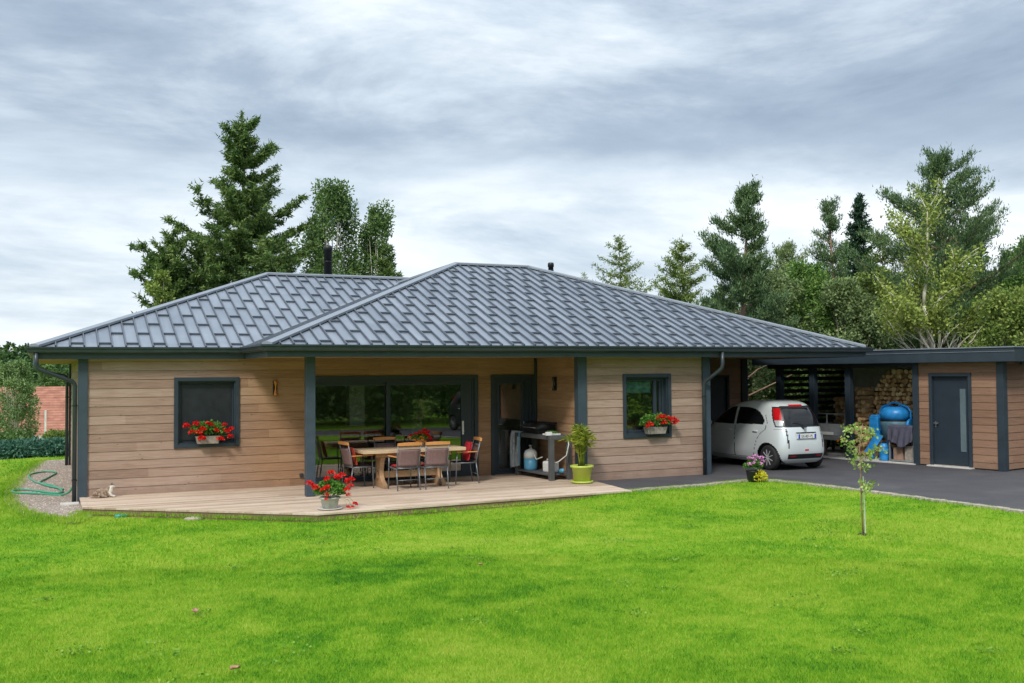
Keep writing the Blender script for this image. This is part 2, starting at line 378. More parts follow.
def gravel_mat():
    m, t, b = newmat('gravel_bed'); co = objco(t)
    vo = t.nodes.new('ShaderNodeTexVoronoi'); vo.inputs['Scale'].default_value = 38; t.links.new(co, vo.inputs['Vector'])
    sx = sepx(t, vo.outputs['Color'])[0]
    setc(t, b, 'Base Color', ramp(t, sx, [(0, (.20, .155, .125)), (.5, (.34, .275, .23)), (1, (.5, .43, .37))])); b.inputs['Roughness'].default_value = .95
    bump(t, b, vo.outputs['Distance'], .9, .02); return m
M['gravel'] = gravel_mat()
def tile_mat():
    m, t, b = newmat('red_roof_tiles'); co = objco(t); x, y, z = sepx(t, co)
    row = mth(t, 'FRACT', mth(t, 'MULTIPLY', z, 8.5)); n = noise(t, co, 3, 4, .6)
    c = ramp(t, n, [(.3, (.26, .10, .065)), (.7, (.46, .21, .14))])
    setc(t, b, 'Base Color', mixc(t, ramp(t, row, [(0, .85), (.35, 0.0)]), c, (.16, .055, .04))); b.inputs['Roughness'].default_value = .85
    bump(t, b, row, .5, .05); return m
M['rooftile'] = tile_mat()

# ------------------------------------------------------------------ ground
ASPH = [(9.55, -3.84), (10.6, -3.74), (11.6, -3.70), (12.4, -3.50), (12.95, -3.46), (13.3, -3.75), (13.48, -4.5), (13.6, -5.7), (13.75, -9.3),
        (13.4, -12), (12, -14.6), (9, -16.6), (4, -17.5), (-6, -17.9), (-14, -18.0), (-14, -20.2), (4, -20.2), (14, -19.6), (26, -18), (44, -16), (44, 14), (22, 14), (17.5, 9.5), (12.9, 9.5), (12.75, -1.9), (9.7, -1.9)]
def inpoly(X, Y, P):
    ins = np.zeros(X.shape, bool); n = len(P)
    for i in range(n):
        x1, y1 = P[i]; x2, y2 = P[(i + 1) % n]
        if y1 == y2: continue
        c = ((y1 > Y) != (y2 > Y)) & (X < (x2 - x1) * (Y - y1) / (y2 - y1) + x1); ins ^= c
    return ins
EDGE = np.array(ASPH[0:14])
def dist_poly(X, Y, P):
    d = np.full(X.shape, 1e9)
    for i in range(len(P) - 1):
        a = P[i]; b = P[i + 1]; ab = b - a; L2 = ab @ ab
        t = np.clip(((X - a[0]) * ab[0] + (Y - a[1]) * ab[1]) / L2, 0, 1)
        d = np.minimum(d, np.hypot(X - a[0] - t * ab[0], Y - a[1] - t * ab[1]))
    return d
def sm(a, b, v): t = np.clip((v - a) / (b - a), 0, 1); return t * t * (3 - 2 * t)
def gz(X, Y):
    X = np.asarray(X, float); Y = np.asarray(Y, float)
    z = -.115 + .022 * np.sin(X * .7 + 1) * np.cos(Y * .55) + .012 * np.sin(X * 1.9 + Y * 1.3)
    d = dist_poly(X, Y, EDGE); z = z + (-.022 - z) * (1 - sm(.1, 3.0, d))
    nearh = (1 - sm(0, 1.5, np.maximum(np.abs(Y - 3) - 7.5, 0) + np.maximum(-1.5 - X, 0))); z = z + (-.118 - z) * nearh * .7 * sm(.6, 2.5, d)
    z = np.where(inpoly(X, Y, ASPH), -.03, z)
    far = sm(14, 34, Y) * (1 - sm(10, 24, X) * .8); z = z - 3.4 * far
    z = z + .0 * X
    return z
def axis_pts(lo, hi, a, b, fine, grow=1.22):
    pts = list(np.arange(a, b + 1e-6, fine)); s = fine; p = a
    L = []
    while p > lo: s *= grow; p -= s; L.append(max(p, lo))
    s = fine; p = b; Rr = []
    while p < hi: s *= grow; p += s; Rr.append(min(p, hi))
    return np.array(L[::-1] + pts + Rr)
gx_ = axis_pts(-2500, 2500, -6, 22, .22); gy_ = axis_pts(-2500, 2500, -16, 16, .22)
GX, GY = np.meshgrid(gx_, gy_); GZ = gz(GX, GY)
nx, ny = len(gx_), len(gy_); idx = np.arange(nx * ny).reshape(ny, nx)
F = np.stack([idx[:-1, :-1], idx[:-1, 1:], idx[1:, 1:], idx[1:, :-1]], -1).reshape(-1, 4)
lawn = np_mesh('lawn', np.stack([GX, GY, GZ], -1).reshape(-1, 3), F, M['lawn'], smooth=True); tag(lawn, kind='structure')
drv = MB().prism(ASPH, -.2, 0.0).build('driveway', M['asphalt']); tag(drv, kind='structure')
# pebbly concrete edging along the lawn
k = MB(); E2 = [Vector((*p, 0)) for p in ASPH[0:13]]
for i in range(len(E2) - 1):
    a, b = E2[i], E2[i + 1]; d = (b - a).normalized(); nrm = Vector((-d.y, d.x, 0)); nn = max(1, int((b - a).length / .12))
    for j in range(nn):
        p = a.lerp(b, (j + .5) / nn) + nrm * random.uniform(-.05, .0)
        k.box((p.x, p.y, -.03 + random.uniform(-.004, .006)), ((b - a).length / nn * .93, random.uniform(.13, .17), .09), rz=math.atan2(d.y, d.x) + random.uniform(-.1, .1))
M['kerb'] = plain('pebble_edging', (.42, .36, .31), .9, 0, .35, 16, .5)
tag(k.build('kerb', M['kerb']), kind='structure')
# gravel strip along the west wall
GP = [(-.02, -1.5), (-.2, -2.7), (-.62, -2.0), (-1.02, -.9), (-1.28, .8), (-1.32, 2.6), (-1.2, 5), (-.98, 8), (-.75, 10.7), (3, 11.2), (3, 8), (.1, 8)]
gm = MB(); gm.v = [(x, y, -.068) for x, y in GP] + [(x * 1.0, y, -.2) for x, y in GP]; nG = len(GP)
gm.f = [tuple(range(nG))[::-1]] + [(i, (i + 1) % nG, nG + (i + 1) % nG, nG + i) for i in range(nG)]
gm.f[0] = tuple(reversed(gm.f[0]))
tag(gm.build('gravel_bed', M['gravel']), kind='structure')
N = 9000; X = rng.uniform(-1.5, .6, N); Y = rng.uniform(-2.8, 11, N); kk = inpoly(X, Y, [(x * 1.06, y) for x, y in GP]); X, Y = X[kk], Y[kk]; N = len(X)
r = rng.uniform(.008, .022, N); base = np.array([(1, 0, 0), (-.5, .87, 0), (-.5, -.87, 0), (0, 0, .8)]); an = rng.uniform(0, 6.28, N)
ca, sa = np.cos(an), np.sin(an)
V = np.stack([np.stack([X + r * (b[0] * ca - b[1] * sa), Y + r * (b[0] * sa + b[1] * ca), -.071 + r * b[2]], -1) for b in base], 1).reshape(-1, 3)
F = (np.arange(N)[:, None, None] * 4 + np.array([(0, 1, 3), (1, 2, 3), (2, 0, 3)])[None]).reshape(-1, 3)
M['pebble'] = foliage_mat('pebbles', (.25, .19, .15), (.43, .355, .295), (.68, .60, .52), 3, .9, 0)
tag(np_mesh('gravel', V, F, M['pebble']), 'loose beige gravel strip along the west wall', 'gravel', kind='stuff')

# grass blades: dense near the camera, thinner far away
def scatter_grass(N, dmin, dmax, h0, h1, w):
    ang = YAW + np.where(rng.uniform(0, 1, N) < .74, rng.uniform(-.58, .58, N), rng.uniform(-1.0, 1.0, N)); d = dmin + (dmax - dmin) * rng.uniform(0, 1, N) ** 1.0
    X = -.64 + d * np.sin(ang); Y = -20.69 + d * np.cos(ang)
    ok = ~inpoly(X, Y, ASPH) & ~inpoly(X, Y, GP) & ~inpoly(X, Y, [(-.05, -1.85), (3.42, -4.33), (9.6, -4.0), (9.9, -1.9), (9.9, .2), (-.05, .2)]) & ~((X > -.1) & (Y > -.1) & (X < 19))
    X, Y, d = X[ok], Y[ok], d[ok]; n = len(X); Z = gz(X, Y) - .004
    lush = np.sin(X * .9 + 2 * np.sin(Y * .5)) * np.sin(Y * .8 + 1.3 * np.sin(X * .6)) * .5 + .5
    h = rng.uniform(h0, h1, n) * (.8 + .45 * lush); h *= np.where(dist_poly(X, Y, EDGE) < .18, 1.5, 1)
    a = rng.uniform(0, 6.28, n); ww = w * rng.uniform(.7, 1.3, n) * (1 + d / 18); lean = rng.normal(0, .42, (n, 2)) * h[:, None]
    P = np.stack([X, Y, Z], 1); s_ = np.stack([np.cos(a) * ww / 2, np.sin(a) * ww / 2, np.zeros(n)], 1)
    V = np.stack([P - s_, P + s_, P + np.stack([lean[:, 0], lean[:, 1], h], 1)], 1).reshape(-1, 3)
    return V
def edge_tufts(P, n, w_):
    P = np.array(P); k = rng.integers(0, len(P) - 1, n); t = rng.uniform(0, 1, n); ph = np.repeat(rng.uniform(0, 1, n // 12 + 1), 12)[:n]
    C_ = P[k] * (1 - ph[:, None]) + P[k + 1] * ph[:, None] + rng.normal(size=(n, 2)) * w_; h_ = rng.uniform(.03, .075, n); a = rng.uniform(0, 6.28, n); z = np.maximum(gz(C_[:, 0], C_[:, 1]), -.072) - .004
    B = np.stack([C_[:, 0], C_[:, 1], z], 1); s_ = np.stack([np.cos(a), np.sin(a), np.zeros(n)], 1) * .005; tip = B + np.stack([rng.normal(size=n) * .02, rng.normal(size=n) * .02, h_], 1)
    return np.stack([B - s_, B + s_, tip], 1).reshape(-1, 3)
V = np.concatenate([edge_tufts(GP[0:9], 9000, .10), edge_tufts(ASPH[0:10], 9000, .045), edge_tufts([(-.05, -1.74), (3.42, -4.46), (9.62, -4.14)], 3500, .035), scatter_grass(500000, 7, 13.5, .022, .042, .0042), scatter_grass(370000, 13, 26, .022, .042, .0062), scatter_grass(90000, 26, 48, .03, .06, .012)])
tag(np_mesh('grass', V, np.arange(len(V)).reshape(-1, 3), M['blade']), 'short mown green lawn grass in front of the house', 'grass', kind='stuff')

cC, cD = [], []
for i in range(70):
    a_ = YAW + random.uniform(-.5, .5); d_ = random.uniform(7.5, 20); x_, y_ = -.64 + d_ * math.sin(a_), -20.69 + d_ * math.cos(a_)
    if y_ > -4.8 or inpoly(np.array([x_]), np.array([y_]), ASPH)[0]: continue
    n_ = random.randint(14, 60); q = rng.normal(size=(n_, 2)) * random.uniform(.05, .16); zz_ = gz(x_ + q[:, 0], y_ + q[:, 1]) + rng.uniform(.025, .045, n_)
    cC.append(np.stack([x_ + q[:, 0], y_ + q[:, 1], zz_], 1)); cD.append(rng.normal(size=(n_, 3)) * np.array([1, 1, .35]))
M['clover'] = foliage_mat('clover', (.10, .24, .02), (.16, .33, .03), (.27, .44, .06), 3, .6, .25)
tag(leaves('clover', np.concatenate(cC), np.concatenate(cD), .028, .026, M['clover'], None, quad=True), 'scattered clover patches growing low in the lawn', 'clover', kind='stuff')

# ------------------------------------------------------------------ house
WH = 2.64                      # underside of the eaves
house = thing('house', 'single-storey timber-clad bungalow with grey metal hip roof and covered terrace', 'house')
def board_wall(name, m, parent, o, d, L, z0, z1, n, holes=(), inner=None, thick=.24, reveal=None):
    """lap-board wall: o origin (x,y), d unit direction, n outward unit normal, holes (s0,s1,za,zb)"""
    mb = MB(); o = Vector((*o, 0)); d = Vector((*d, 0)); n = Vector((*n, 0))
    P = lambda s, z, off: o + d * s + n * off + Vector((0, 0, z))
    edges = set([z0, z1]); k = math.floor(z0 / PITCHB)
    while k * PITCHB < z1:
        if k * PITCHB > z0: edges.add(k * PITCHB)
        if z0 < (k + 1) * PITCHB - .007 < z1: edges.add((k + 1) * PITCHB - .007)
        k += 1
    for h in holes: edges |= {h[2], h[3]}
    zs = sorted(e for e in edges if z0 <= e <= z1)
    for za, zb in zip(zs, zs[1:]):
        if zb - za < 1e-4: continue
        zm = (za + zb) / 2; kk = math.floor(zm / PITCHB); top = (kk + 1) * PITCHB - .007
        off = lambda z: .002 if zm > top else .020 - .010 * (z - kk * PITCHB) / PITCHB
        cuts = sorted((h[0], h[1]) for h in holes if h[2] < zm < h[3]); s = 0; iv = []
        for c in cuts: iv.append((s, c[0])); s = c[1]
        iv.append((s, L))
        for sa, sb in iv:
            if sb - sa < 1e-4: continue
            mb.add([P(sa, za, off(za)), P(sb, za, off(za)), P(sb, zb, off(zb)), P(sa, zb, off(zb))], [(0, 1, 2, 3)])
            # little underside of each board
            mb.add([P(sa, za, -.004), P(sb, za, -.004), P(sb, za, off(za)), P(sa, za, off(za))], [(0, 1, 2, 3)])
    ob = mb.build(name, m, parent)
    # inner leaf
    ib = MB(); zs = sorted({z0, z1} | {h[2] for h in holes} | {h[3] for h in holes}); ss = sorted({0, L} | {h[0] for h in holes} | {h[1] for h in holes})
    for za, zb in zip(zs, zs[1:]):
        for sa, sb in zip(ss, ss[1:]):
            if any(h[0] < (sa + sb) / 2 < h[1] and h[2] < (za + zb) / 2 < h[3] for h in holes): continue
            ib.add([P(sa, za, -thick), P(sb, za, -thick), P(sb, zb, -thick), P(sa, zb, -thick)], [(0, 1, 2, 3)])
    for h in holes:
        for (sa, za), (sb, zb) in (((h[0], h[2]), (h[1], h[2])), ((h[1], h[2]), (h[1], h[3])), ((h[1], h[3]), (h[0], h[3])), ((h[0], h[3]), (h[0], h[2]))):
            ib.add([P(sa, za, .02), P(sb, zb, .02), P(sb, zb, -thick), P(sa, za, -thick)], [(0, 1, 2, 3)])
    ib.build('lining', inner or M['inner'], ob)
    return ob
def frame_rect(mb, o, d, n, s0, s1, z0, z1, w, off0, off1, bottom=True):
    """rectangular surround standing between normal offsets off0..off1"""
    o = Vector((*o, 0)); d = Vector((*d, 0)); n = Vector((*n, 0)); rz = math.atan2(d.y, d.x)
    def pc(sa, sb, za, zb):
        c = o + d * (sa + sb) / 2 + n * (off0 + off1) / 2 + Vector((0, 0, (za + zb) / 2)); mb.box(c, (sb - sa, abs(off1 - off0), zb - za), rz)
    pc(s0, s0 + w, z0, z1); pc(s1 - w, s1, z0, z1); pc(s0 + w, s1 - w, z1 - w, z1)
    if bottom: pc(s0 + w, s1 - w, z0, z0 + w)
def pane(name, o, d, n, s0, s1, z0, z1, off, m, parent):
    o = Vector((*o, 0)); d = Vector((*d, 0)); n = Vector((*n, 0)); rz = math.atan2(d.y, d.x)
    c = o + d * (s0 + s1) / 2 + n * off + Vector((0, 0, (z0 + z1) / 2))
    a = o + d * s0 + n * off; b = o + d * s1 + n * off
    return MB().add([(a.x, a.y, z0), (b.x, b.y, z0), (b.x, b.y, z1), (a.x, a.y, z1)], [(0, 1, 2, 3)]).build(name, m, parent)
X0, X1 = 0.0, 9.59; WX = 12.8; YW = -2.0; YB = 8.8
DOOR1 = (4.28, 8.09, .03, 2.245); DOOR2 = (8.45, 9.53, .03, 2.245); WIN1 = (1.655, 2.89, .885, 2.255); WIN2 = (10.675 - X1, 11.885 - X1, .885, 2.255)
sidew = board_wall('wall', M['clad_mix'], house, (X0, 0), (1, 0), X1, -.1, WH, (0, -1), [WIN1, DOOR1, DOOR2])
board_wall('wall', M['clad_porch'], house, (X1, 0), (0, -1), 2.0, -.1, WH, (-1, 0))
board_wall('wall', M['clad'], house, (X1, YW), (1, 0), WX - X1, -.1, WH, (0, -1), [WIN2])
board_wall('wall', M['clad'], house, (X0, YB), (0, -1), YB, -.2, WH, (-1, 0))
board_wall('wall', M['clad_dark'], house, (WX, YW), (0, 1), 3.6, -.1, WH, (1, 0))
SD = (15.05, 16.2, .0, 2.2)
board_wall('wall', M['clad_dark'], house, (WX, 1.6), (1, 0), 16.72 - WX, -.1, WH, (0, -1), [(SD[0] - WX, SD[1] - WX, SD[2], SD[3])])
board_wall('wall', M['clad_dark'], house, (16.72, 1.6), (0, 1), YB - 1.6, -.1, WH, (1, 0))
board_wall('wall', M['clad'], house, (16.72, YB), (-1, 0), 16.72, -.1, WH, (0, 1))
# interior of the living room seen through the glass
MB().span((.2, .2, -.02), (12.6, 8.6, .012)).build('room_floor', M['tile_floor'], house)
MB().span((3.4, 6.2, 0), (9.6, 6.3, 2.6)).span((3.2, .3, 0), (3.3, 6.2, 2.6)).span((9.75, .3, 0), (9.85, 6.2, 2.6)).span((3.3, .26, 2.5), (9.75, 6.2, 2.55)).build('room_wall', M['inner'], house)
MB().span((9.85, -1.75, 0), (9.86, .3, 2.6)).span((9.9, .6, 0), (12.6, .65, 2.6)).build('room_wall', M['inner'], house)
MB().span((5.66, 1.7, 0), (6.02, 2.0, 2.5)).build('room_pillar', M['white'], house)

# trims on corners
def postbox(name, x0, y0, x1, y1, z0, z1, m=M['post'], parent=house, bev=.006): return MB().span((x0, y0, z0), (x1, y1, z1)).build(name, m, parent, bevel=bev)
postbox('corner_post', -.085, -.055, .085, .11, -.1, WH)
postbox('corner_post', X1 - .04, YW - .06, X1 + .17, YW + .12, 0, WH)
postbox('corner_post', WX - .07, YW - .07, WX + .13, YW + .13, 0, WH)
postbox('corner_post', -.07, YB - .06, .1, YB + .09, -.2, WH)
postbox('corner_post', 16.60, 1.53, 16.80, 1.75, 0, WH, M['slat'])
postbox('corner_post', X1 - .075, -.075, X1 - .03, -.02, 0, WH, M['trim'])
postbox('porch_post', 3.785, -2.035, 3.955, -1.865, .03, WH)

# windows
def window(o, d, n, W4, screen=False, casement=False):
    s0, s1, z0, z1 = W4; f = MB()
    frame_rect(f, o, d, n, s0 - .01, s1 + .01, z0 - .01, z1 + .01, .075, .012, .048)
    fo = f.build('window', M['trim'], house, bevel=.004)
    g = MB(); frame_rect(g, o, d, n, s0 + .062, s1 - .062, z0 + .062, z1 - .062, .028, -.16, .01)
    frame_rect(g, o, d, n, s0 + .09, s1 - .09, z0 + .09, z1 - .09, .06, -.15, -.09)
    if casement:
        oo = Vector((*o, 0)); dd = Vector((*d, 0)); nn = Vector((*n, 0)); rz = math.atan2(dd.y, dd.x)
        for sx, w in ((s1 - .33, .07), (s1 - .2, .03)):
            g.box(oo + dd * sx + nn * -.115 + Vector((0, 0, (z0 + z1) / 2)), (w, .07, z1 - z0 - .24), rz)
    g.build('sash', M['trim'], fo, bevel=.004)
    if screen: pane('fly_screen', o, d, n, s0 + .14, s1 - .14, z0 + .14, z1 - .14, -.07, M['screen'], fo)
    pane('pane', o, d, n, s0 + .14, s1 - .14, z0 + .14, z1 - .14, -.12, M['glass'], fo)
    return fo
w1 = window((X0, 0), (1, 0), (0, -1), WIN1, screen=True)
w2 = window((X1, YW), (1, 0), (0, -1), WIN2, casement=True)
# teal roman blind and clutter behind the kitchen window
bl = MB()
for i in range(5): bl.add([(10.82, -1.80 - .02 * (i % 2), 2.12 - i * .055), (11.5, -1.80 - .02 * (i % 2), 2.12 - i * .055), (11.5, -1.80 - .02 * ((i + 1) % 2), 2.12 - (i + 1) * .055), (10.82, -1.80 - .02 * ((i + 1) % 2), 2.12 - (i + 1) * .055)], [(0, 1, 2, 3)])
M['blind'] = plain('teal_striped_blind', (.20, .42, .42), .8, 0, .5, 9)
bl.build('blind', M['blind'], w2)

def glazed_door(D, splits, name, handle_s=None, thick_right=0):
    s0, s1, z0, z1 = D; o, d, n = (0, 0), (1, 0), (0, -1)
    f = MB(); frame_rect(f, o, d, n, s0 - .02, s1 + .02, z0 - .02, z1 + .02, .085, .012, .052, bottom=False)
    frame_rect(f, o, d, n, s0 + .065, s1 - .065, z0, z1 - .065, .05, -.14, .011)
    fo = f.build('door_frame', M['trim'], house, bevel=.004); fo['label'] = name
    for i, (a, b, off) in enumerate(splits):
        l = MB(); frame_rect(l, o, d, n, a, b, z0 + .05, z1 - .115, .075, off - .03, off + .03)
        lo = l.build('sash', M['trim'], fo, bevel=.004)
        pane('pane', o, d, n, a + .075, b - .075, z0 + .125, z1 - .19, off, M['glass'], fo)
    return fo
dd1 = glazed_door(DOOR1, [(4.395, 6.14, -.10), (6.0, 7.80, -.03)], 'wide sliding glass terrace door')
MB().span((7.735, -.025, .95), (7.775, .0, 1.25)).span((7.74, -.055, 1.0), (7.77, -.025, 1.03)).build('handle', M['whitepaint'], dd1, bevel=.004)
MB().span((7.80, .0, .03), (7.97, .12, 2.13)).build('side_panel', M['trim'], dd1)
dd2 = glazed_door(DOOR2, [(8.56, 9.30, -.06)], 'narrow glazed terrace door beside the grill')
MB().span((9.30, .0, .03), (9.42, .12, 2.13)).span((9.335, -.02, .03), (9.36, 0, 2.13)).build('side_panel', M['trim'], dd2)
MB().span((9.235, -.02, 1.0), (9.265, -.0, 1.2)).span((9.15, -.04, 1.09), (9.265, -.02, 1.115)).build('handle', M['steel'], dd2, bevel=.003)
# dark service door at the back of the carport
sdm = MB(); frame_rect(sdm, (WX, 1.6), (1, 0), (0, -1), SD[0] - WX, SD[1] - WX, 0, 2.2, .07, -.05, .04, bottom=False); sdo = sdm.build('door', M['slat'], house)
MB().span((SD[0] + .07, 1.63, 0.01), (SD[1] - .07, 1.67, 2.13)).build('leaf', plain('dark_door_panel', (.03, .034, .045), .5), sdo)

# wall lamps, socket
def wall_lamp(loc, rz, m):
    l = MB(); l.box((0, .012, 0), (.085, .02, .30)); o = l.build('wall_lamp', M['black'], house, bevel=.004); o.location = loc; o.rotation_euler = (0, 0, rz)
    s = MB(); s.lathe([(.042, -.15), (.034, -.10), (.014, -.03), (.014, .03), (.034, .10), (.042, .15)], (0, -.045, 0), 16)
    s.build('shade', m, o, True); return o
wall_lamp((3.615, -.028, 2.035), 0, M['copper']); wall_lamp((X1 - .03, -1.0, 2.06), -math.pi / 2, M['black'])
MB().span((4.115, -.055, .19), (4.19, -.02, .27)).build('socket_box', M['trim'], house, bevel=.01)

# --- roof
Ge = 2.84; TP = .379
def slope_face(mb, ribmb, stepmb, P0, u, n_in, L, topfun, zf, pitch=.245, phase=0, clip=None):
    """one roof slope as standing seams: P0 eave corner (x,y), u along the eave, n_in up-slope in plan, topfun(s)->plan run"""
    k = 0; s = phase; u = Vector((*u, 0)); n_in = Vector((*n_in, 0)); P0 = Vector((*P0, 0))
    def P(s, t, h=0): return P0 + u * s + n_in * t + Vector((0, 0, Ge + TP * t + h))
    cs = math.cos(math.atan(TP))
    while s <= L + 1e-6:
        lo, hi = topfun(s)
        if hi - lo > .06:
            a, b = P(s, lo, .004), P(s, hi, .004); w = .010
            nrm = (n_in * -TP + Vector((0, 0, 1))).normalized()
            vs = []
            for p in (a, b):
                vs += [p - u * .016, p - u * w + nrm * .042, p + u * w + nrm * .042, p + u * .016]
            ribmb.add(vs, [(0, 1, 2, 3), (7, 6, 5, 4), (0, 4, 5, 1), (1, 5, 6, 2), (2, 6, 7, 3)])
        # raised snow-guard steps: staggered from pan to pan
        sm_ = s + pitch / 2
        if sm_ < L:
            lo, hi = topfun(sm_); row = 0
            t = .16 + (.575 if k % 2 else 0)
            while t < hi - .25:
                if t > lo + .12:
                    x0, x1 = sm_ - pitch / 2 + .02, sm_ + pitch / 2 - .02; nrm = (n_in * -TP + Vector((0, 0, 1))).normalized()
                    q = []
                    for ss in (x0, x1): q += [P(ss, t), P(ss, t) + nrm * .042, P(ss, t + .022) + nrm * .045, P(ss, t + .085) + nrm * .002]
                    stepmb.add(q, [(0, 4, 5, 1), (1, 5, 6, 2), (2, 6, 7, 3), (0, 1, 2, 3), (7, 6, 5, 4)])
                t += 1.15
        s += pitch; k += 1
XM, E1, WR, RX2 = 2.97, 2.45, 6.05, 11.14     # main roof: left eave, front eave, half depth, ridge end
XR = RX2 + WR; YF = -E1; YBK = YF + 2 * WR; ZR = Ge + TP * WR
XL, YL, WL = -.84, -.24, 5.28; ZL = Ge + TP * WL; YLB = YL + 2 * WL
pan = MB(); rib = MB(); stp = MB()
a_, b_, c_, d_ = (XM, YF, Ge), (XR, YF, Ge), (XR, YBK, Ge), (XM, YBK, Ge); r1, r2 = (XM + WR, YF + WR, ZR), (RX2, YF + WR, ZR)
pan.add([a_, b_, c_, d_, r1, r2], [(0, 1, 5, 4), (1, 2, 5), (2, 3, 4, 5), (3, 0, 4)])
vx = XM + WL
pan.add([(XL, YL, Ge), (XM, YL, Ge), (vx, YL + WL, ZL), (XL + WL, YL + WL, ZL), (XL, YLB, Ge), (XM, YLB, Ge)], [(0, 1, 2, 3), (4, 0, 3), (5, 4, 3, 2)])
slope_face(pan, rib, stp, (XM, YF), (1, 0), (0, 1), XR - XM, lambda s: (0, min(s, WR, XR - XM - s)), None)
slope_face(pan, rib, stp, (XR, YF), (0, 1), (-1, 0), 2 * WR, lambda s: (0, min(s, 2 * WR - s)), None)
slope_face(pan, rib, stp, (XR, YBK), (-1, 0), (0, -1), XR - XM, lambda s: (0, min(s, WR, XR - XM - s)), None, .49)
# left end of the main roof above the valley: eave running back from the front corner
slope_face(pan, rib, stp, (XM, YF), (0, 1), (1, 0), WR, lambda s: (max(0, s - (YL - YF)), s) if s < WR else (0, 0), None)
slope_face(pan, rib, stp, (XL, YL), (1, 0), (0, 1), 11.0, lambda s: (max(0, s - (XM - XL)), min(s, WL)) , None, phase=.12)
slope_face(pan, rib, stp, (XL, YL), (0, 1), (1, 0), 2 * WL, lambda s: (0, min(s, 2 * WL - s)), None)
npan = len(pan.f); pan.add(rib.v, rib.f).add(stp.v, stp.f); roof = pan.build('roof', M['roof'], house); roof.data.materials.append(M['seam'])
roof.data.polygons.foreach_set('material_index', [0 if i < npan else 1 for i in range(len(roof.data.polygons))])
cap = MB()
def cap_line(a, b, w=.11):
    a, b = Vector(a), Vector(b); d = (b - a); h = Vector((d.y, -d.x, 0)).normalized(); up = Vector((0, 0, 1))
    vs = []
    for p in (a, b): vs += [p - h * w + up * -.0, p - h * w + up * .045, p + up * .075, p + h * w + up * .045, p + h * w + up * -.0]
    cap.add(vs, [(0, 1, 6, 5), (1, 2, 7, 6), (2, 3, 8, 7), (3, 4, 9, 8), (0, 4, 3, 2, 1), (5, 6, 7, 8, 9)])
for p, q in ((a_, r1), (b_, r2), (r1, r2), (c_, r2), (d_, r1), ((XL, YL, Ge), (XL + WL, YL + WL, ZL)), ((XL + WL, YL + WL, ZL), (vx, YL + WL, ZL)), ((XL, YLB, Ge), (XL + WL, YL + WL, ZL))): cap_line(p, q)
cap.build('ridge_cap', M['cap'], roof)
val = MB(); p, q = Vector((XM, YL, Ge + .008)), Vector((vx, YL + WL, ZL + .008)); h = Vector((1, -1, 0)).normalized() * .12
hz = Vector((0, 0, .12 * TP * .72)); val.add([p - h + hz, p, p + h + hz, q + h + hz, q, q - h + hz], [(0, 1, 4, 5), (1, 2, 3, 4)]); val.build('valley', M['cap'], roof)
def chimney(x, y, r, z0, z1, name='chimney'):
    c = MB(); c.lathe([(r, z0), (r, z1 - .12), (r * 1.18, z1 - .12), (r * 1.18, z1 - .03), (r * .9, z1)], (x, y, 0), 20)
    for z in np.arange(z0 + .3, z1 - .15, .35): c.lathe([(r + .008, z - .01), (r + .008, z + .01)], (x, y, 0), 20)
    c.build(name, M['black'], roof, True)
chimney(6.15, 5.5, .105, 4.3, 5.72); chimney(12.32, 4.55, .075, 4.2, 5.42, 'flue')

# --- eaves: gutter, fascia, soffit
EV = [((XL, YLB), (XL, YL), 1), ((XL, YL), (XM, YL), 1), ((XM, YL), (XM, YF), 1), ((XM, YF), (XR, YF), 1), ((XR, YF), (XR, YBK), 1), ((XR, YBK), (XM, YBK), 1)]
gut = MB(); fas = MB()
prof_g = [(.0, .0), (.0, -.085), (.02, -.105), (.085, -.105), (.115, -.085), (.125, -.02), (.14, -.02), (.14, .012), (.115, .012), (.105, -.05), (.085, -.08), (.02, -.08), (.02, .0)]
def sweep(mb, path, prof, z, closed=False):
    """mitred sweep of prof (outward, up) along a plan path; outward is to the right of travel"""
    pts = [Vector((*p, 0)) for p in path]; n = len(pts); rings = []
    for i, p in enumerate(pts):
        ds = []
        if i > 0: ds.append((pts[i] - pts[i - 1]).normalized())
        if i < n - 1: ds.append((pts[i + 1] - pts[i]).normalized())
        ns = [Vector((d.y, -d.x, 0)) for d in ds]; m_ = ns[0] if len(ns) == 1 else (ns[0] + ns[1]) / (1 + ns[0].dot(ns[1]))
        rings.append([p + m_ * a + Vector((0, 0, z + b)) for a, b in prof])
    k = len(prof); vs = [v for r_ in rings for v in r_]; fs = []
    for i in range(n - 1):
        for j in range(k): fs.append((i * k + j, i * k + (j + 1) % k, (i + 1) * k + (j + 1) % k, (i + 1) * k + j))
    fs.append(tuple(range(k))); fs.append(tuple(reversed(range((n - 1) * k, n * k))))
    return mb.add(vs, fs)
path = [(XL, YLB), (XL, YL), (XM, YL), (XM, YF), (XR, YF), (XR, YBK)]
sweep(gut, path, prof_g, Ge + .0); gut.build('gutter', M['gutter'], house)
sweep(fas, path, [(-.03, -.02), (-.03, -.215), (-.004, -.215), (-.004, -.02)], Ge); fas.build('fascia', M['post'], house)
so = MB()
so.prism([(XL + .02, YL + .02), (XM + .02, YL + .02), (XM + .02, YF + .02), (XR - .02, YF + .02), (XR - .02, YBK), (XL + .02, YBK)], WH + .002, WH + .03)
so.build('soffit', M['soffit'], house)
def downpipe(pts, r=.04):
    d = MB(); d.tube(pts, r, 12)
    o = d.build('downpipe', M['gutter'], house, True)
    p = Vector(pts[-1])
    for z in (.35, 1.75): MB().lathe([(r + .008, -.015), (r + .008, .015)], (p.x, p.y, z), 14).build('bracket', M['black'], o)
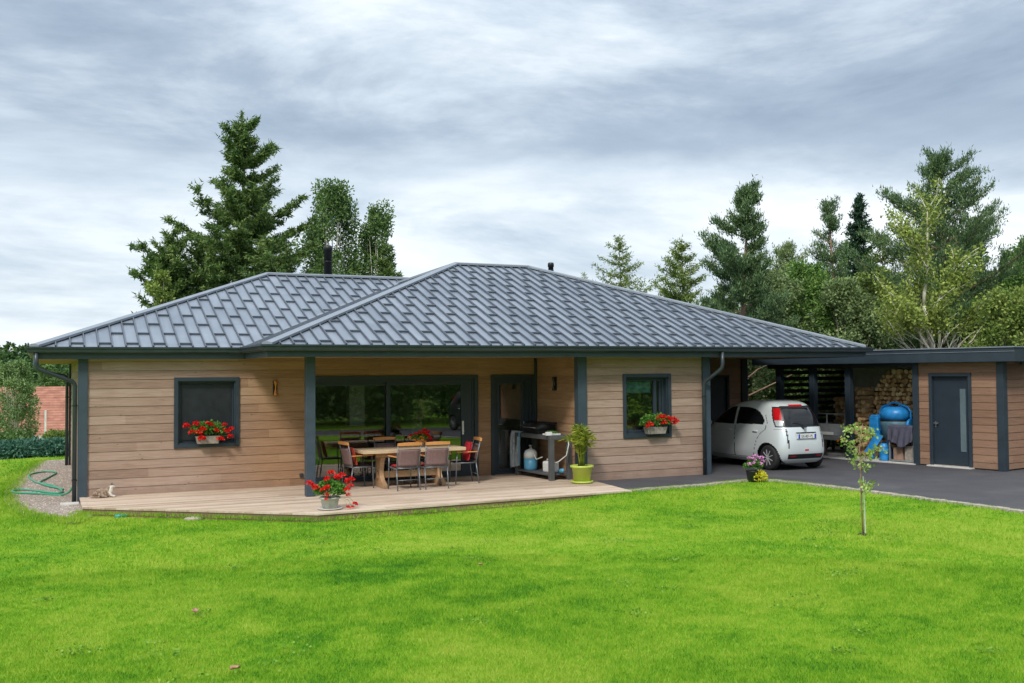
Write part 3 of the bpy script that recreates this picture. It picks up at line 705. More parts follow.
def elbowed(ps, rad=.09, n=5):
    out = [Vector(ps[0])]
    for i in range(1, len(ps) - 1):
        p = Vector(ps[i]); a = p + (Vector(ps[i - 1]) - p).normalized() * rad; b = p + (Vector(ps[i + 1]) - p).normalized() * rad
        for t in np.linspace(0, 1, n): out.append(a * (1 - t) ** 2 + p * 2 * t * (1 - t) + b * t * t)
    return out + [Vector(ps[-1])]
downpipe(elbowed([(XL + .04, YL - .06, 2.76), (XL + .04, YL - .06, 2.45), (-.14, -.06, 2.19), (-.14, -.06, -.08)]))
downpipe(elbowed([(XL - .07, YB + .4, 2.76), (XL - .07, YB + .4, 2.5), (-.12, YB - .1, 2.3), (-.12, YB - .1, -.15)]))
downpipe(elbowed([(WX + .14, YF - .06, 2.76), (WX + .14, YF - .06, 2.38), (WX - .09, YW - .12, 2.05), (WX - .09, YW - .12, .0)]), .042)

# --- terrace deck
DK = [(-.03, -1.62), (3.42, -4.35), (9.62, -4.03), (9.86, -2.03), (X1 - .03, -2.03), (X1 - .03, -.02), (-.03, -.02)]
deck = thing('terrace_deck', 'weathered timber deck terrace along the front of the bungalow', 'deck')
dk = MB(); bw = .146
def clip_row(P, y):
    xs = []
    for i in range(len(P)):
        (x1, y1), (x2, y2) = P[i], P[(i + 1) % len(P)]
        if (y1 > y) != (y2 > y): xs.append(x1 + (x2 - x1) * (y - y1) / (y2 - y1))
    return sorted(xs)
yk = math.floor(-4.35 / bw)
while yk * bw < -.02:
    ya, yb = yk * bw + .003, (yk + 1) * bw - .003; ya = max(ya, -4.349); yb = min(yb, -.021)
    if yb - ya > .02:
        A, B = clip_row(DK, ya + 1e-4), clip_row(DK, yb - 1e-4)
        if len(A) >= 2 and len(B) >= 2:
            x0a, x1a, x0b, x1b = A[0], A[-1], B[0], B[-1]; dz_ = random.uniform(-.0015, .0015)
            vs = [(x0a, ya, .0), (x1a, ya, .0), (x1b, yb, .0), (x0b, yb, .0)]; vs += [(x, y, .02 + dz_) for x, y, z in vs]
            dk.add(vs, [(4, 5, 6, 7), (0, 4, 7, 3), (0, 1, 5, 4), (1, 2, 6, 5), (2, 3, 7, 6)])
        elif len(A) >= 2 or len(B) >= 2:
            Q = A if len(A) >= 2 else B; yy = ya if len(A) >= 2 else yb; y2 = yb if len(A) >= 2 else ya
            dk.add([(Q[0], yy, .02), (Q[-1], yy, .02), ((Q[0] + Q[-1]) / 2, y2, .02)], [(0, 1, 2)])
    yk += 1
dk.build('decking', M['deck'], deck)
rs = MB(); sweep(rs, [DK[0], DK[1], DK[2]], [(-.03, .0), (-.03, -.2), (.0, -.2), (.0, .0)], 0.015)
sweep(rs, [(-.03, -.05), DK[0]], [(-.03, .0), (-.03, -.2), (.0, -.2), (.0, .0)], 0.015); rs.build('riser', M['riser'], deck)
eb_ = MB(); sweep(eb_, [(-.032, -.05), DK[0], DK[1], DK[2]], [(-.075, .0), (-.075, -.03), (.016, -.03), (.016, .0)], .0245); eb_.build('edge_board', M['deck'], deck)
MB().prism([(x * .998 + .02, y * .98 - .01) for x, y in DK], -.03, -.008).build('joists', M['riser'], deck)

# ------------------------------------------------------------------ shed and wood store (own frame: x along the front towards the road, y away)
AR = R(-80)          # local +x runs along the front from the wood store to the shed corner
shed = thing('shed', 'flat-roofed timber shed with dark door and open wood store, right of the carport', 'shed', (18.6, -2.65, 0), AR)
# local: x = -t (t grows towards the back), y = depth v
SX = 2.13
DS = (.37, 1.40, .04, 2.20)
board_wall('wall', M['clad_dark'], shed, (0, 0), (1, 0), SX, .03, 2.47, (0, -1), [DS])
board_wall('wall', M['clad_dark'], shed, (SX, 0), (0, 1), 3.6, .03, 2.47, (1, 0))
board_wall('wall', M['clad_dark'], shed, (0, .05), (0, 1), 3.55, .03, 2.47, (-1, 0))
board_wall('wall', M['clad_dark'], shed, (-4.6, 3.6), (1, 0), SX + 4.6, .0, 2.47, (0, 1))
MB().span((-4.6, 3.5, 0), (0, 3.57, 2.35)).build('back_boarding', M['slat'], shed)
def sp(name, a, b, m=M['trim'], bev=.006): return MB().span(a, b).build(name, m, shed, bevel=bev)
sp('corner_post', (SX - .09, -.06, 0), (SX + .07, .12, 2.47)); sp('corner_post', (-.08, -.06, 0), (.07, .10, 2.47))
for t in (1.97, 3.10, 4.24): sp('store_post', (-t - .08, -.04, .02), (-t + .08, .12, 2.36))
for v in (1.7, 3.4): sp('store_post', (-4.6, v, .0), (-4.46, v + .12, 2.36), M['slat'])
sp('beam', (-4.6, -.05, 2.362), (-.085, .13, 2.47), M['slat']); sp('beam', (-4.62, .135, 2.362), (-4.5, 3.55, 2.47), M['slat'])
sl = MB()
for k in range(11): sl.span((-4.5, .25, .45 + k * .175), (-4.46, 3.45, .45 + k * .175 + .105))
sl.build('slat_screen', M['slat'], shed)
# flat roof with deep metal fascia
rf = MB().span((-4.95, -.30, 2.474), (SX + .47, 4.0, 2.80)); fo_ = rf.build('roof', M['trim'], shed, bevel=.006)
e = MB(); e.span((-4.97, -.325, 2.79), (SX + .495, -.30, 2.815)).span((SX + .47, -.30, 2.79), (SX + .495, 4.0, 2.815)).span((-4.97, -.315, 2.70), (SX + .485, -.302, 2.71)); e.build('roof_edge', M['cap'], fo_)
MB().span((-4.9, -.2, 2.80), (SX + .40, 3.9, 2.806)).build('roof_felt', M['asphalt'], fo_)
sf = MB(); frame_rect(sf, (0, 0), (1, 0), (0, -1), DS[0] - .02, DS[1] + .02, .03, DS[3] + .02, .075, -.08, .05, bottom=False); fr_ = sf.build('door', M['trim'], shed, bevel=.005)
MB().span((DS[0] + .055, .04, .05), (DS[1] - .055, .09, DS[3] - .055)).build('leaf', plain('dark_door_paint', (.017, .028, .042), .6, 0, .1, 4), fr_, bevel=.004)
MB().span((DS[1] - .30, .030, .38), (DS[1] - .16, .044, 1.85)).build('pane', plain('frosted_glass', (.12, .165, .18), .12), fr_)
MB().span((DS[0] + .09, .0, 1.02), (DS[0] + .105, .038, 1.04)).span((DS[0] + .075, -.02, 1.02), (DS[0] + .20, .0, 1.04)).span((DS[0] + .08, .03, .93), (DS[0] + .11, .039, 1.07)).build('handle', M['steel'], fr_)
sp('doorstep', (DS[0] - .05, -.16, .0), (DS[1] + .05, .02, .032), M['concrete'])
slab = MB().box((0, 0, 0), (1, 1, 1)); slab = MB().span((-4.8, -.12, -.1), (-.02, 3.6, .022)).build('store_slab', M['concrete']); slab.parent = None
slab.location = (18.6, -2.65, 0); slab.rotation_euler = (0, 0, AR); tag(slab, kind='structure')
sp('plinth', (.02, .0, -.05), (SX, .1, .03), M['slat'])
sp('gutter_trim', (SX + .10, .6, 2.40), (SX + .16, 3.6, 2.47), M['gutter'])

AM = Matrix.Translation((18.6, -2.65, 0)) @ Matrix.Rotation(AR, 4, 'Z')
def AL(x, y, z=0): return tuple(AM @ Vector((x, y, z)))
# firewood: every split log is its own object
def log_mesh(seed, L=.42):
    rr = random.Random(seed); n = rr.choice((5, 6, 7)); mb = MB(); kind = rr.random()
    ring = []
    for k in range(n):
        a = 2 * math.pi * k / n + rr.uniform(-.2, .2); q = .067 * rr.uniform(.75, 1.15)
        if kind < .6 and math.sin(a) < -.2: q *= .75
        ring.append((q * math.cos(a), q * math.sin(a)))
    vs = [(x, -L / 2, z) for x, z in ring] + [(x * rr.uniform(.9, 1.05), L / 2, z) for x, z in ring]
    mb.add(vs, [tuple(range(n)), tuple(reversed(range(n, 2 * n)))] + [(i, n + i, n + (i + 1) % n, (i + 1) % n) for i in range(n)])
    return mb
def log_mat():
    m, t, b = newmat('split_firewood'); co = objco(t); oi = t.nodes.new('ShaderNodeObjectInfo'); y = sepx(t, co)[1]
    n = noise(t, co, 18, 4, .6); f = mth(t, 'ADD', mth(t, 'MULTIPLY', n, .4), mth(t, 'MULTIPLY', oi.outputs['Random'], .6))
    setc(t, b, 'Base Color', ramp(t, f, [(.15, (.16, .09, .045)), (.33, (.50, .28, .13)), (.55, (.78, .48, .24)), (.85, (.90, .68, .40))])); b.inputs['Roughness'].default_value = .85; return m
M['log'] = log_mat(); M['log_pale'] = plain('pale_split_wood', (.62, .42, .22), .8, 0, .3, 14, .3)
LOGS = [log_mesh(i).build('firewood_log', M['log']) for i in range(7)]
LOGP = [log_mesh(30 + i).build('firewood_log', M['log_pale']) for i in range(4)]
used = set()
def put_log(protos, loc, rz, lab, grp):
    p = random.choice(protos)
    if p.name in used: o = p.copy(); COL.objects.link(o)
    else: o = p; used.add(p.name)
    o.location = loc; o.rotation_euler = (0, random.uniform(-.6, .6) if rz is None else 0, AR + (rz or 0))
    o.rotation_euler[1] = random.uniform(0, 6.28); q = random.uniform(.72, 1.18); o.scale = (q, 1, q * random.uniform(.85, 1.1))
    tag(o, lab, 'firewood log', grp); return o
row = 0; z = .09
LB = 'split log in the tall firewood stack behind the blue concrete mixer'
while z < 2.33:
    x = -2.02 + (.055 if row % 2 else 0); xl = -2.02 + max(0, (z - 1.75) * .75)
    while x < -.14:
        if x > xl + .08 and random.random() > .02:
            put_log(LOGS, AL(x, 1.24 + random.uniform(-.05, .05), z + random.uniform(-.008, .008)), 0, LB, 'firewood logs in the tall stack')
        x += .128
    if z < 1.86:
        for q in range(2): put_log(LOGP, AL(-2.27, 1.10 + q * .14 - .05, z), math.pi / 2 if row % 2 else 0, 'pale crosswise log at the left end of the firewood stack', 'pale logs at the stack end')
        put_log(LOGP, AL(-2.16 if row % 2 == 0 else -2.38, 1.1, z), 0, 'pale crosswise log at the left end of the firewood stack', 'pale logs at the stack end')
    z += .114; row += 1
for r_ in range(7):
    for q in range(4):
        put_log(LOGS if q % 2 else LOGP, AL(-4.06 + q * .13 + (.06 if r_ % 2 else 0), 2.4, .80 + r_ * .114), 0, 'log in the small stack beside the slatted screen', 'logs in the small stack')
MB().box((0, 0, 0), (.1, .1, .1))
stand = thing('log_rack', 'low dark rack carrying the small log stack by the slatted screen', 'rack', AL(-3.85, 2.4, .02), AR)
MB().span((-.35, -.25, .66), (.35, .25, .72)).build('shelf', M['slat'], stand)
for x in (-.3, .3):
    for y in (-.2, .2): MB().span((x - .03, y - .03, 0), (x + .03, y + .03, .66)).build('leg', M['slat'], stand)
pb = thing('plywood_box', 'tall plain plywood cabinet left of the firewood stack', 'cabinet', AL(-2.98, 2.0, .02), AR)
MB().span((-.28, 0, 0), (.28, .5, 1.70)).build('carcass', M['plywood'], pb, bevel=.006)
MB().span((-.27, -.012, .02), (-.004, -.002, 1.68)).build('door', M['plywood'], pb); MB().span((.004, -.012, .02), (.27, -.002, 1.68)).build('door', M['plywood'], pb)

# concrete mixer
mx = thing('concrete_mixer', 'blue drum concrete mixer standing at the edge of the wood store', 'concrete mixer', AL(-1.02, .62, .02), AR); mx.scale = (1.1, 1.1, 1.1)
dr = MB(); dr.lathe([(.10, .42), (.22, .46), (.30, .62), (.34, .80), (.34, .93)], seg=28); dr.build('drum_bottom', M['bluedull'], mx, True)
dr = MB(); dr.lathe([(.345, .90), (.345, .93)], seg=28); dr.build('ring_gear', M['black'], mx)
dr = MB(); dr.lathe([(.335, .932), (.335, 1.10), (.27, 1.19), (.19, 1.23), (.17, 1.23), (.15, 1.15), (.1, 1.0)], seg=28); dr.build('drum_top', M['blue'], mx, True)
y_ = MB(); y_.tube([(-.40, 0, .62), (-.40, 0, 1.12), (-.33, 0, 1.22), (0, -.02, 1.33), (.33, 0, 1.22), (.40, 0, 1.12), (.40, 0, .62)], .028, 8); y_.build('yoke', M['blue'], mx, True)
y_ = MB(); y_.box((-.50, 0, .78), (.24, .28, .42)); y_.box((-.50, -.02, 1.0), (.18, .22, .05)); y_.build('motor_housing', M['blue'], mx, bevel=.03)
for s_ in (-1, 1):
    l = MB(); l.bar((s_ * .36, -.02, .75), (s_ * .30 - .12, -.34, .0), .06, .05); l.build('leg', M['blue'], mx)
    l = MB(); l.bar((s_ * .36, .02, .75), (s_ * .30, .36, .0), .06, .05); l.build('leg', M['blue'], mx)
l = MB(); l.add([(-.44, -.18, .58), (-.20, -.18, .55), (-.30, -.42, .22), (-.58, -.40, .16)], [(0, 1, 2, 3)]); l.add([(-.44, -.17, .58), (-.20, -.17, .55), (-.30, -.41, .22), (-.58, -.39, .16)], [(3, 2, 1, 0)]); l.build('guard_plate', M['blue'], mx)
l = MB(); l.lathe([(.16, -.03), (.17, 0), (.16, .03)], (.40, 0, .8), 16, Matrix.Rotation(math.pi / 2, 4, 'Y')); l.build('wheel', M['blue'], mx)
wc = thing('blue_barrel', 'small upright blue plastic barrel below the concrete mixer', 'barrel', AL(-1.05, .16, .02), AR)
b_l = MB(); b_l.lathe([(.10, 0), (.115, .02), (.115, .12), (.108, .14), (.115, .16), (.115, .30), (.108, .32), (.112, .34), (.10, .42), (.06, .44)], seg=20); b_l.build('body', M['blue'], wc, True)
b_l = MB(); b_l.lathe([(.05, .44), (.05, .47)], seg=14); b_l.build('lid', M['black'], wc)
# shelf / workbench frame with tarp
wb = thing('workbench', 'pale metal frame workbench with open sides, right of the mixer', 'workbench', AL(-.50, .25, .02), AR)
for x in (-.37, .30):
    for y in (-.15, .25): MB().span((x, y, 0), (x + .035, y + .035, .86)).build('leg', M['galv'], wb)
MB().span((-.37, -.15, .862), (.34, .29, .89)).build('top', M['plywood'], wb); MB().span((-.37, -.15, .02), (.34, .29, .045)).build('shelf', M['galv'], wb)
def cloth_sheet(name, x0, x1, ztop, zb_fun, y0, m, waves=5, amp=.025, over=.2, seedv=1):
    rr = random.Random(seedv); ph = rr.uniform(0, 6); V = []; nx, nz = 40, 26
    for j in range(nz + 1):
        for i in range(nx + 1):
            u = i / nx; x = x0 + (x1 - x0) * u; t = j / nz; zb = zb_fun(u)
            if t < .25: y = y0 + over * (1 - t / .25); z = ztop + .004
            else:
                q = (t - .25) / .75; z = ztop - (ztop - zb) * q; y = y0 - .01 - amp * q * (1 + math.sin(waves * 2 * math.pi * u + ph + q * 2)) - amp * .5 * q * (1 + math.sin(waves * 5 * u + 3))
            V.append((x + .012 * math.sin(t * 9 + u * 7), y, z + .004 * math.sin(u * 25)))
    F = [(j * (nx + 1) + i, j * (nx + 1) + i + 1, (j + 1) * (nx + 1) + i + 1, (j + 1) * (nx + 1) + i) for j in range(nz) for i in range(nx)]
    o = MB().add(V, F).build(name, m, None, True); md = o.modifiers.new('thick', 'SOLIDIFY'); md.thickness = .006; return o
tp = cloth_sheet('tarp', -.36, .33, .90, lambda u: .52 - .16 * math.exp(-((u - .55) / .25) ** 2) , -.165, M['cloth'], 4, .03, .25)
tp.location = AL(-.50, .25, .02); tp.rotation_euler = (0, 0, AR); tag(tp, 'crumpled dark purple-grey tarp hanging over the workbench', 'tarp')
for i, (x, z, sx, szz, mm, lb) in enumerate(((-.15, .066, .26, .30, M['bark_pine'], 'brown box under the workbench, below the hanging tarp'), (.17, .066, .26, .34, M['planter'], 'pale grey box at the right end under the workbench'))):
    bx = MB(); bx.span((-sx / 2, -.1, 0), (sx / 2, .14, szz)); bx.span((-sx / 2 - .01, -.11, szz), (sx / 2 + .01, .15, szz + .02))
    bo = bx.build('storage_box', mm, None, bevel=.004); bo.location = AL(-.5 + x, .25, z); bo.rotation_euler = (0, 0, AR); tag(bo, lb, 'box')
# stool-like chopping blocks
for i, (x, y, r, h, lb, mm) in enumerate(((-3.10, .35, .13, .42, 'chopping block of dark wood in front of the trailer', M['bark_dark']), (-3.36, .32, .09, .30, 'small grey bucket-sized log round left of the chopping block', M['concrete']))):
    b = MB(); b.lathe([(r * 1.08, 0), (r, .06), (r * .97, h - .02), (r * .93, h)], seg=14); o = b.build('chopping_block', mm, None); o.location = AL(x, y, .022); tag(o, lb, 'log round')

# car trailer
tr = thing('trailer', 'small galvanised box trailer with red lights parked in the wood store', 'trailer', AL(-3.35, .9, .022), AR)
t_ = MB()
t_.span((-.62, 0, .50), (.62, .03, .82)).span((-.62, 0, .50), (-.59, 1.7, .82)).span((.59, 0, .50), (.62, 1.7, .82)).span((-.62, 1.68, .50), (.62, 1.71, .82)).span((-.62, 0, .50), (.62, 1.7, .52))
t_.build('box', M['galv'], tr, bevel=.005)
t_ = MB(); t_.span((-.68, -.06, .38), (.68, -.02, .50)).span((-.5, -.02, .40), (-.44, 1.7, .46)).span((.44, -.02, .40), (.5, 1.7, .46)); t_.build('chassis', M['galv'], tr)
for s_ in (-1, 1):
    t_ = MB(); t_.span((s_ * .55 - .09, -.075, .40), (s_ * .55 + .09, -.06, .47)); lp = t_.build('tail_light', M['redlamp'], tr)
    t_ = MB(); t_.span((s_ * .40 - .03, -.075, .34), (s_ * .40 + .03, -.06, .40)); t_.build('indicator', M['orangelamp'], tr)
    wt = MB(); wt.lathe([(.16, -.07), (.25, -.075), (.275, -.05), (.275, .05), (.25, .075), (.16, .07)], (s_ * .75, .75, .275), 24, Matrix.Rotation(math.pi / 2, 4, 'Y')); wo_ = wt.build('wheel', M['rubber'], tr, True)
    rm = MB(); rm.lathe([(.16, -.05), (.17, 0), (.16, .05)], (s_ * .75, .75, .275), 20, Matrix.Rotation(math.pi / 2, 4, 'Y')); rm.build('rim', M['galv'], wo_, True)
    mg = MB()
    A_ = [(.33 * math.cos(a), .33 * math.sin(a)) for a in np.linspace(.15, math.pi - .15, 10)]
    for (ya, za), (yb, zb) in zip(A_, A_[1:]): mg.add([(s_ * .75 - .11, .75 + ya, .275 + za), (s_ * .75 + .11, .75 + ya, .275 + za), (s_ * .75 + .11, .75 + yb, .275 + zb), (s_ * .75 - .11, .75 + yb, .275 + zb)], [(0, 1, 2, 3)])
    mg.build('mudguard', M['black'], tr)
t_ = MB(); t_.span((-.12, -.078, .52), (.26, -.062, .60)); t_.build('plate', M['whitepaint'], tr)
t_ = MB()
for x in (-.6, 0, .6): t_.span((x - .015, -.01, .82), (x + .015, .02, 1.08))
t_.span((-.62, -.01, 1.08), (.62, .02, 1.11)); t_.build('rail', M['galv'], tr)

# ------------------------------------------------------------------ car
def build_car():
    rows = [(.17, 1.55, -1.58, .63, 6.5), (.25, 1.66, -1.67, .70, 6.5), (.40, 1.735, -1.74, .735, 6), (.58, 1.72, -1.75, .7375, 5.8), (.75, 1.62, -1.725, .733, 5.6), (.88, 1.42, -1.695, .718, 5.4),
            (.97, 1.22, -1.668, .702, 5.2), (1.08, 1.05, -1.628, .678, 5.1), (1.22, .86, -1.565, .642, 5.0), (1.36, .64, -1.48, .60, 4.8), (1.46, .44, -1.40, .56, 4.6), (1.53, .24, -1.31, .51, 4.3),
            (1.575, .04, -1.18, .44, 3.8), (1.60, -.12, -1.00, .32, 3.2), (1.612, -.32, -.76, .12, 2.6)]
    Rw = np.array(rows); n = len(Rw); NS = 190
    u = np.linspace(0, n - 1, NS); i = np.clip(np.floor(u).astype(int), 0, n - 2); t = (u - i)[:, None]
    g = lambda k: Rw[np.clip(k, 0, n - 1)]
    p0, p1, p2, p3 = g(i - 1), g(i), g(i + 1), g(i + 2)
    Q = .5 * ((2 * p1) + (-p0 + p2) * t + (2 * p0 - 5 * p1 + 4 * p2 - p3) * t ** 2 + (-p0 + 3 * p1 - 3 * p2 + p3) * t ** 3)
    NP = 340; V = np.zeros((NS, NP, 3)); th = np.linspace(0, 2 * np.pi, 4001)
    for a in range(NS):
        z, xf, xr, w, ex = Q[a]; xc = (xf + xr) / 2; hl = (xf - xr) / 2
        X = xc + hl * np.sign(np.cos(th)) * np.abs(np.cos(th)) ** (2 / ex); Y = w * np.sign(np.sin(th)) * np.abs(np.sin(th)) ** (2 / ex)
        s = np.concatenate([[0], np.cumsum(np.hypot(np.diff(X), np.diff(Y)))]); q = np.linspace(0, s[-1], NP, endpoint=False)
        V[a, :, 0] = np.interp(q, s, X); V[a, :, 1] = np.interp(q, s, Y); V[a, :, 2] = z
    # flared rear haunch
    fl = np.exp(-((V[..., 0] + 1.22) / .42) ** 2) * np.exp(-((V[..., 2] - .52) / .22) ** 2); V[..., 1] *= 1 + .018 * fl
    fl = np.exp(-((V[..., 0] - 1.33) / .42) ** 2) * np.exp(-((V[..., 2] - .5) / .22) ** 2); V[..., 1] *= 1 + .02 * fl
    hw = Q[:, 3]; XR_ = Q[:, 2]
    idx = np.arange(NS * NP).reshape(NS, NP); nxt = np.roll(idx, -1, 1)
    F = np.stack([idx[:-1], nxt[:-1], nxt[1:], idx[1:]], -1)
    C = (V[:-1] + np.roll(V, -1, 1)[:-1] + V[1:] + np.roll(V, -1, 1)[1:]) / 4
    x, y, z = C[..., 0], C[..., 1], C[..., 2]; HW = ((hw[:-1] + hw[1:]) / 2)[:, None]; XRR = ((XR_[:-1] + XR_[1:]) / 2)[:, None]; XFF = ((Q[:-1, 1] + Q[1:, 1]) / 2)[:, None]
    ry = np.abs(y) / HW
    def pl(px, pz): return inpoly(x, z, list(zip(px, pz)))
    side = ry > .80
    lab = np.zeros(x.shape, int)      # 0 body 1 side glass 2 windscreen 3 rear glass 4 black 5 red 6 clear 7 gap 8 removed 9 door
    WFX, WFZ = [1.02, .80, .55, .30, .12, .05, .05], [1.03, 1.16, 1.31, 1.41, 1.44, 1.44, 1.03]; WRX, WRZ = [-.05, -.05, -.40, -.64, -.84, -.98, -1.06, -1.03], [1.045, 1.43, 1.43, 1.40, 1.33, 1.23, 1.13, 1.06]
    wf = pl(WFX, WFZ); wr = pl(WRX, WRZ)
    door = pl([1.16, 1.12, .95, .68, .36, .08, -.07, -.50, -.84, -1.06, -1.16, -1.13, -.98, -.86, -.78, -.72, .90, .98], [.60, .95, 1.12, 1.29, 1.44, 1.49, 1.49, 1.49, 1.41, 1.28, 1.10, .94, .84, .70, .50, .27, .27, .40])
    lab[side & door] = 9
    def near(px, pz, d):
        D = np.full(x.shape, 9.)
        for a, b, a2, b2 in zip(px, pz, px[1:], pz[1:]):
            L2 = (a2 - a) ** 2 + (b2 - b) ** 2; tt = np.clip(((x - a) * (a2 - a) + (z - b) * (b2 - b)) / L2, 0, 1); D = np.minimum(D, np.hypot(x - a - tt * (a2 - a), z - b - tt * (b2 - b)))
        return D < d
    dp = [1.16, 1.12, .95]; dq = [.60, .95, 1.12]
    gap = near([1.12, 1.16, .98, .90, -.72, -.78, -.86, -.98, -1.13, -1.16, -1.06], [.95, .60, .40, .27, .27, .50, .70, .84, .94, 1.10, 1.28], .007) | near([-.02, -.02], [.27, .985], .007)
    lab[side & gap & (z < 1.3)] = 7
    lab[side & wf] = 1; lab[side & wr] = 1
    # pillar B and window edges black
    lab[side & near(WRX + WRX[:1], WRZ + WRZ[:1], .010)] = 4
    lab[side & near(WFX + WFX[:1], WFZ + WFZ[:1], .010)] = 4
    fr = (x > 0) & (ry < .84) & (z > 1.0) & (z < 1.50) & (x > XFF - .30); lab[fr] = 2
    rear = (x < XRR + .42)
    lab[rear & (ry < .78) & (z > 1.0) & (z < 1.485)] = 4
    lab[rear & (np.abs(y) < .10) & (z > 1.0 - .08 * (1 - np.abs(y) / .10)) & (z < 1.02)] = 4
    lab[rear & (ry < .72) & (z > 1.035) & (z < 1.43)] = 3
    bt = rear & (ry >= .75) & (z > 1.0) & (z < 1.465) & (x < XRR + .235 + .05 * np.sin((z - .975) / .475 * np.pi)); lab[bt] = 4
    lt = rear & (ry > .775) & (z > 1.02) & (z < 1.435) & (x < XRR + .20 + .05 * np.sin((z - .975) / .475 * np.pi)); lab[lt] = 5; lab[lt & (z < 1.16)] = 6
    lab[rear & (np.abs(y) < .20) & (z > 1.475) & (z < 1.515) & (x < XRR + .12)] = 5
    lab[rear & (np.abs(y) < .50) & (z > .27) & (z < .385)] = 4
    lab[rear & (np.abs(y) > .30) & (np.abs(y) < .44) & (z > .325) & (z < .355)] = 5
    lab[rear & (np.abs(y) < .06) & (z > .455) & (z < .49)] = 5
    # tailgate shut line
    tg = rear & (((np.abs(np.abs(y) - .50) < .016) & (z > .52) & (z < .96)) | ((np.abs(z - .52) < .005) & (np.abs(y) < .5))); lab[tg] = 7
    lab[(x < XRR + .3) & (near([-1.60, -1.30, -1.2], [.955, .955, 1.0], .004)) & side & (lab == 0)] = 7
    # headlights and lower grille
    lab[(x > 1.2) & (ry > .62) & (z > .70) & (z < .86) & (x > XFF - .34)] = 6
    lab[(x > 1.3) & (np.abs(y) < .45) & (z > .28) & (z < .46)] = 4
    arch = (np.abs(y) > .42) & ((np.hypot(x + 1.22, z - .29) < .35) | (np.hypot(x - 1.33, z - .29) < .35)); lab[arch] = 8
    lip = (np.abs(y) > .42) & ~arch & ((np.hypot(x + 1.22, z - .29) < .36) | (np.hypot(x - 1.33, z - .29) < .36))
    car = thing('parked_car', 'compact silver-white hatchback parked nose-in under the carport', 'car')
    VV = V.reshape(-1, 3)
    def part(name, sel, m, parent=car):
        f = F[sel]
        if not len(f): return None
        uq, inv = np.unique(f, return_inverse=True); return np_mesh(name, VV[uq], inv.reshape(f.shape), m, parent, smooth=True)
    body = part('body', (lab == 0), M['carpaint'])
    roofc = MB().add([tuple(v) for v in V[-1]] + [(0, 0, 0)][:0], [tuple(range(NP))]).build('roof_panel', M['carpaint'], body)
    MB().add([tuple(v) for v in V[0]], [tuple(reversed(range(NP)))]).build('underbody', M['black'], car)
    for s_ in (1, -1):
        sd_ = np.sign(y) == s_
        do = part('door', (lab == 9) & sd_ & (x > -.02), M['carpaint']); do2 = part('door', (lab == 9) & sd_ & (x <= -.02), M['carpaint'])
        part('side_window', (lab == 1) & sd_ & (x > 0), M['carglass'], do); part('side_window', (lab == 1) & sd_ & (x < 0), M['carglass'], do2)
        for o, xx in ((do, .12), (do2, -.86)):
            h = MB(); h.tube([(xx - .02, s_ * .712, .885), (xx, s_ * .735, .885), (xx + .14, s_ * .735, .885), (xx + .16, s_ * .712, .885)], .014, 8); h.build('handle', M['carpaint'], o, True)
        part('tail_light', (lab == 5) & sd_ & (ry > .7) , M['redlamp']); part('reversing_light', (lab == 6) & sd_ & (x < 0), M['clearlamp']); part('headlight', (lab == 6) & sd_ & (x > 0), M['clearlamp'])
        mr = MB(); mr.lathe([(.01, -.10), (.055, -.08), (.07, 0), (.055, .08), (.01, .10)], (.93, s_ * .80, 1.03), 14, Matrix.Rotation(math.pi / 2, 4, 'X') @ Matrix.Diagonal((.75, 1, 1, 1))); mr.build('wing_mirror', M['carpaint'], car, True)
        mr = MB(); mr.tube([(.95, s_ * .68, .99), (.93, s_ * .76, 1.01)], .02, 8); mr.build('mirror_arm', M['black'], car)
    part('windscreen', lab == 2, M['carglass']); part('rear_window', lab == 3, M['carglass']); part('black_trim', lab == 4, M['carblack']); [part('shut_line', (lab == 7) & (np.sign(y) == q_), M['black'], body) for q_ in (1, -1)]
    part('brake_light', (lab == 5) & (ry < .7) & (z > 1.4), M['redlamp']); part('reflector', (lab == 5) & (ry < .7) & (z < .5) & (y > .1), M['redlamp']); part('reflector', (lab == 5) & (ry < .7) & (z < .5) & (y < -.1), M['redlamp']); part('fog_light', (lab == 5) & (np.abs(y) < .1) & (z < .6), M['redlamp'])
    # plain dark interior with seats so the glass has something behind it
    it = MB(); it.span((-1.3, -.6, .3), (1.0, .6, .75))
    for xx in (-.75, .25):
        for yy in (-.32, .32): it.box((xx, yy, 1.0), (.14, .42, .55), ry=-.2); it.box((xx - .05, yy, 1.33), (.09, .22, .16), ry=-.2)
    it.build('seats', M['dark_fab'], car, bevel=.03)
    rb = MB().add([], [])
    # plate and badge
    pr = MB(); pr.span((-1.757, -.29, .735), (-1.725, .29, .86)); pr.build('plate_recess', M['carpaint'], car, bevel=.006)
    pt = MB(); pt.span((-1.767, -.26, .745), (-1.759, .26, .845)); pt = pt.build('number_plate', M['whitepaint'], car)
    for yy in (.235, -.235): MB().span((-1.770, yy - .022, .747), (-1.7675, yy + .022, .843)).build('plate_band', M['plateblue'], pt)
    MB().span((-1.765, -.27, .865), (-1.70, .27, .885)).build('plate_trim', M['carblack'], car, bevel=.004)
    tx = bpy.data.curves.new('plate_text', 'FONT'); tx.body = 'EX·801·PL'.replace('·', '-'); tx.size = .092; tx.align_x = 'CENTER'; tx.extrude = .0008
    to = bpy.data.objects.new('tmp', tx); COL.objects.link(to); me = bpy.data.meshes.new_from_object(to); bpy.data.objects.remove(to)
    po = bpy.data.objects.new('plate_text', me); COL.objects.link(po); me.materials.append(M['black']); po.parent = pt
    po.matrix_local = Matrix.Translation((-1.7685, 0, .762)) @ Matrix(((0, 0, -1, 0), (-1, 0, 0, 0), (0, 1, 0, 0), (0, 0, 0, 1)))
    po.scale = (.86, 1, 1)
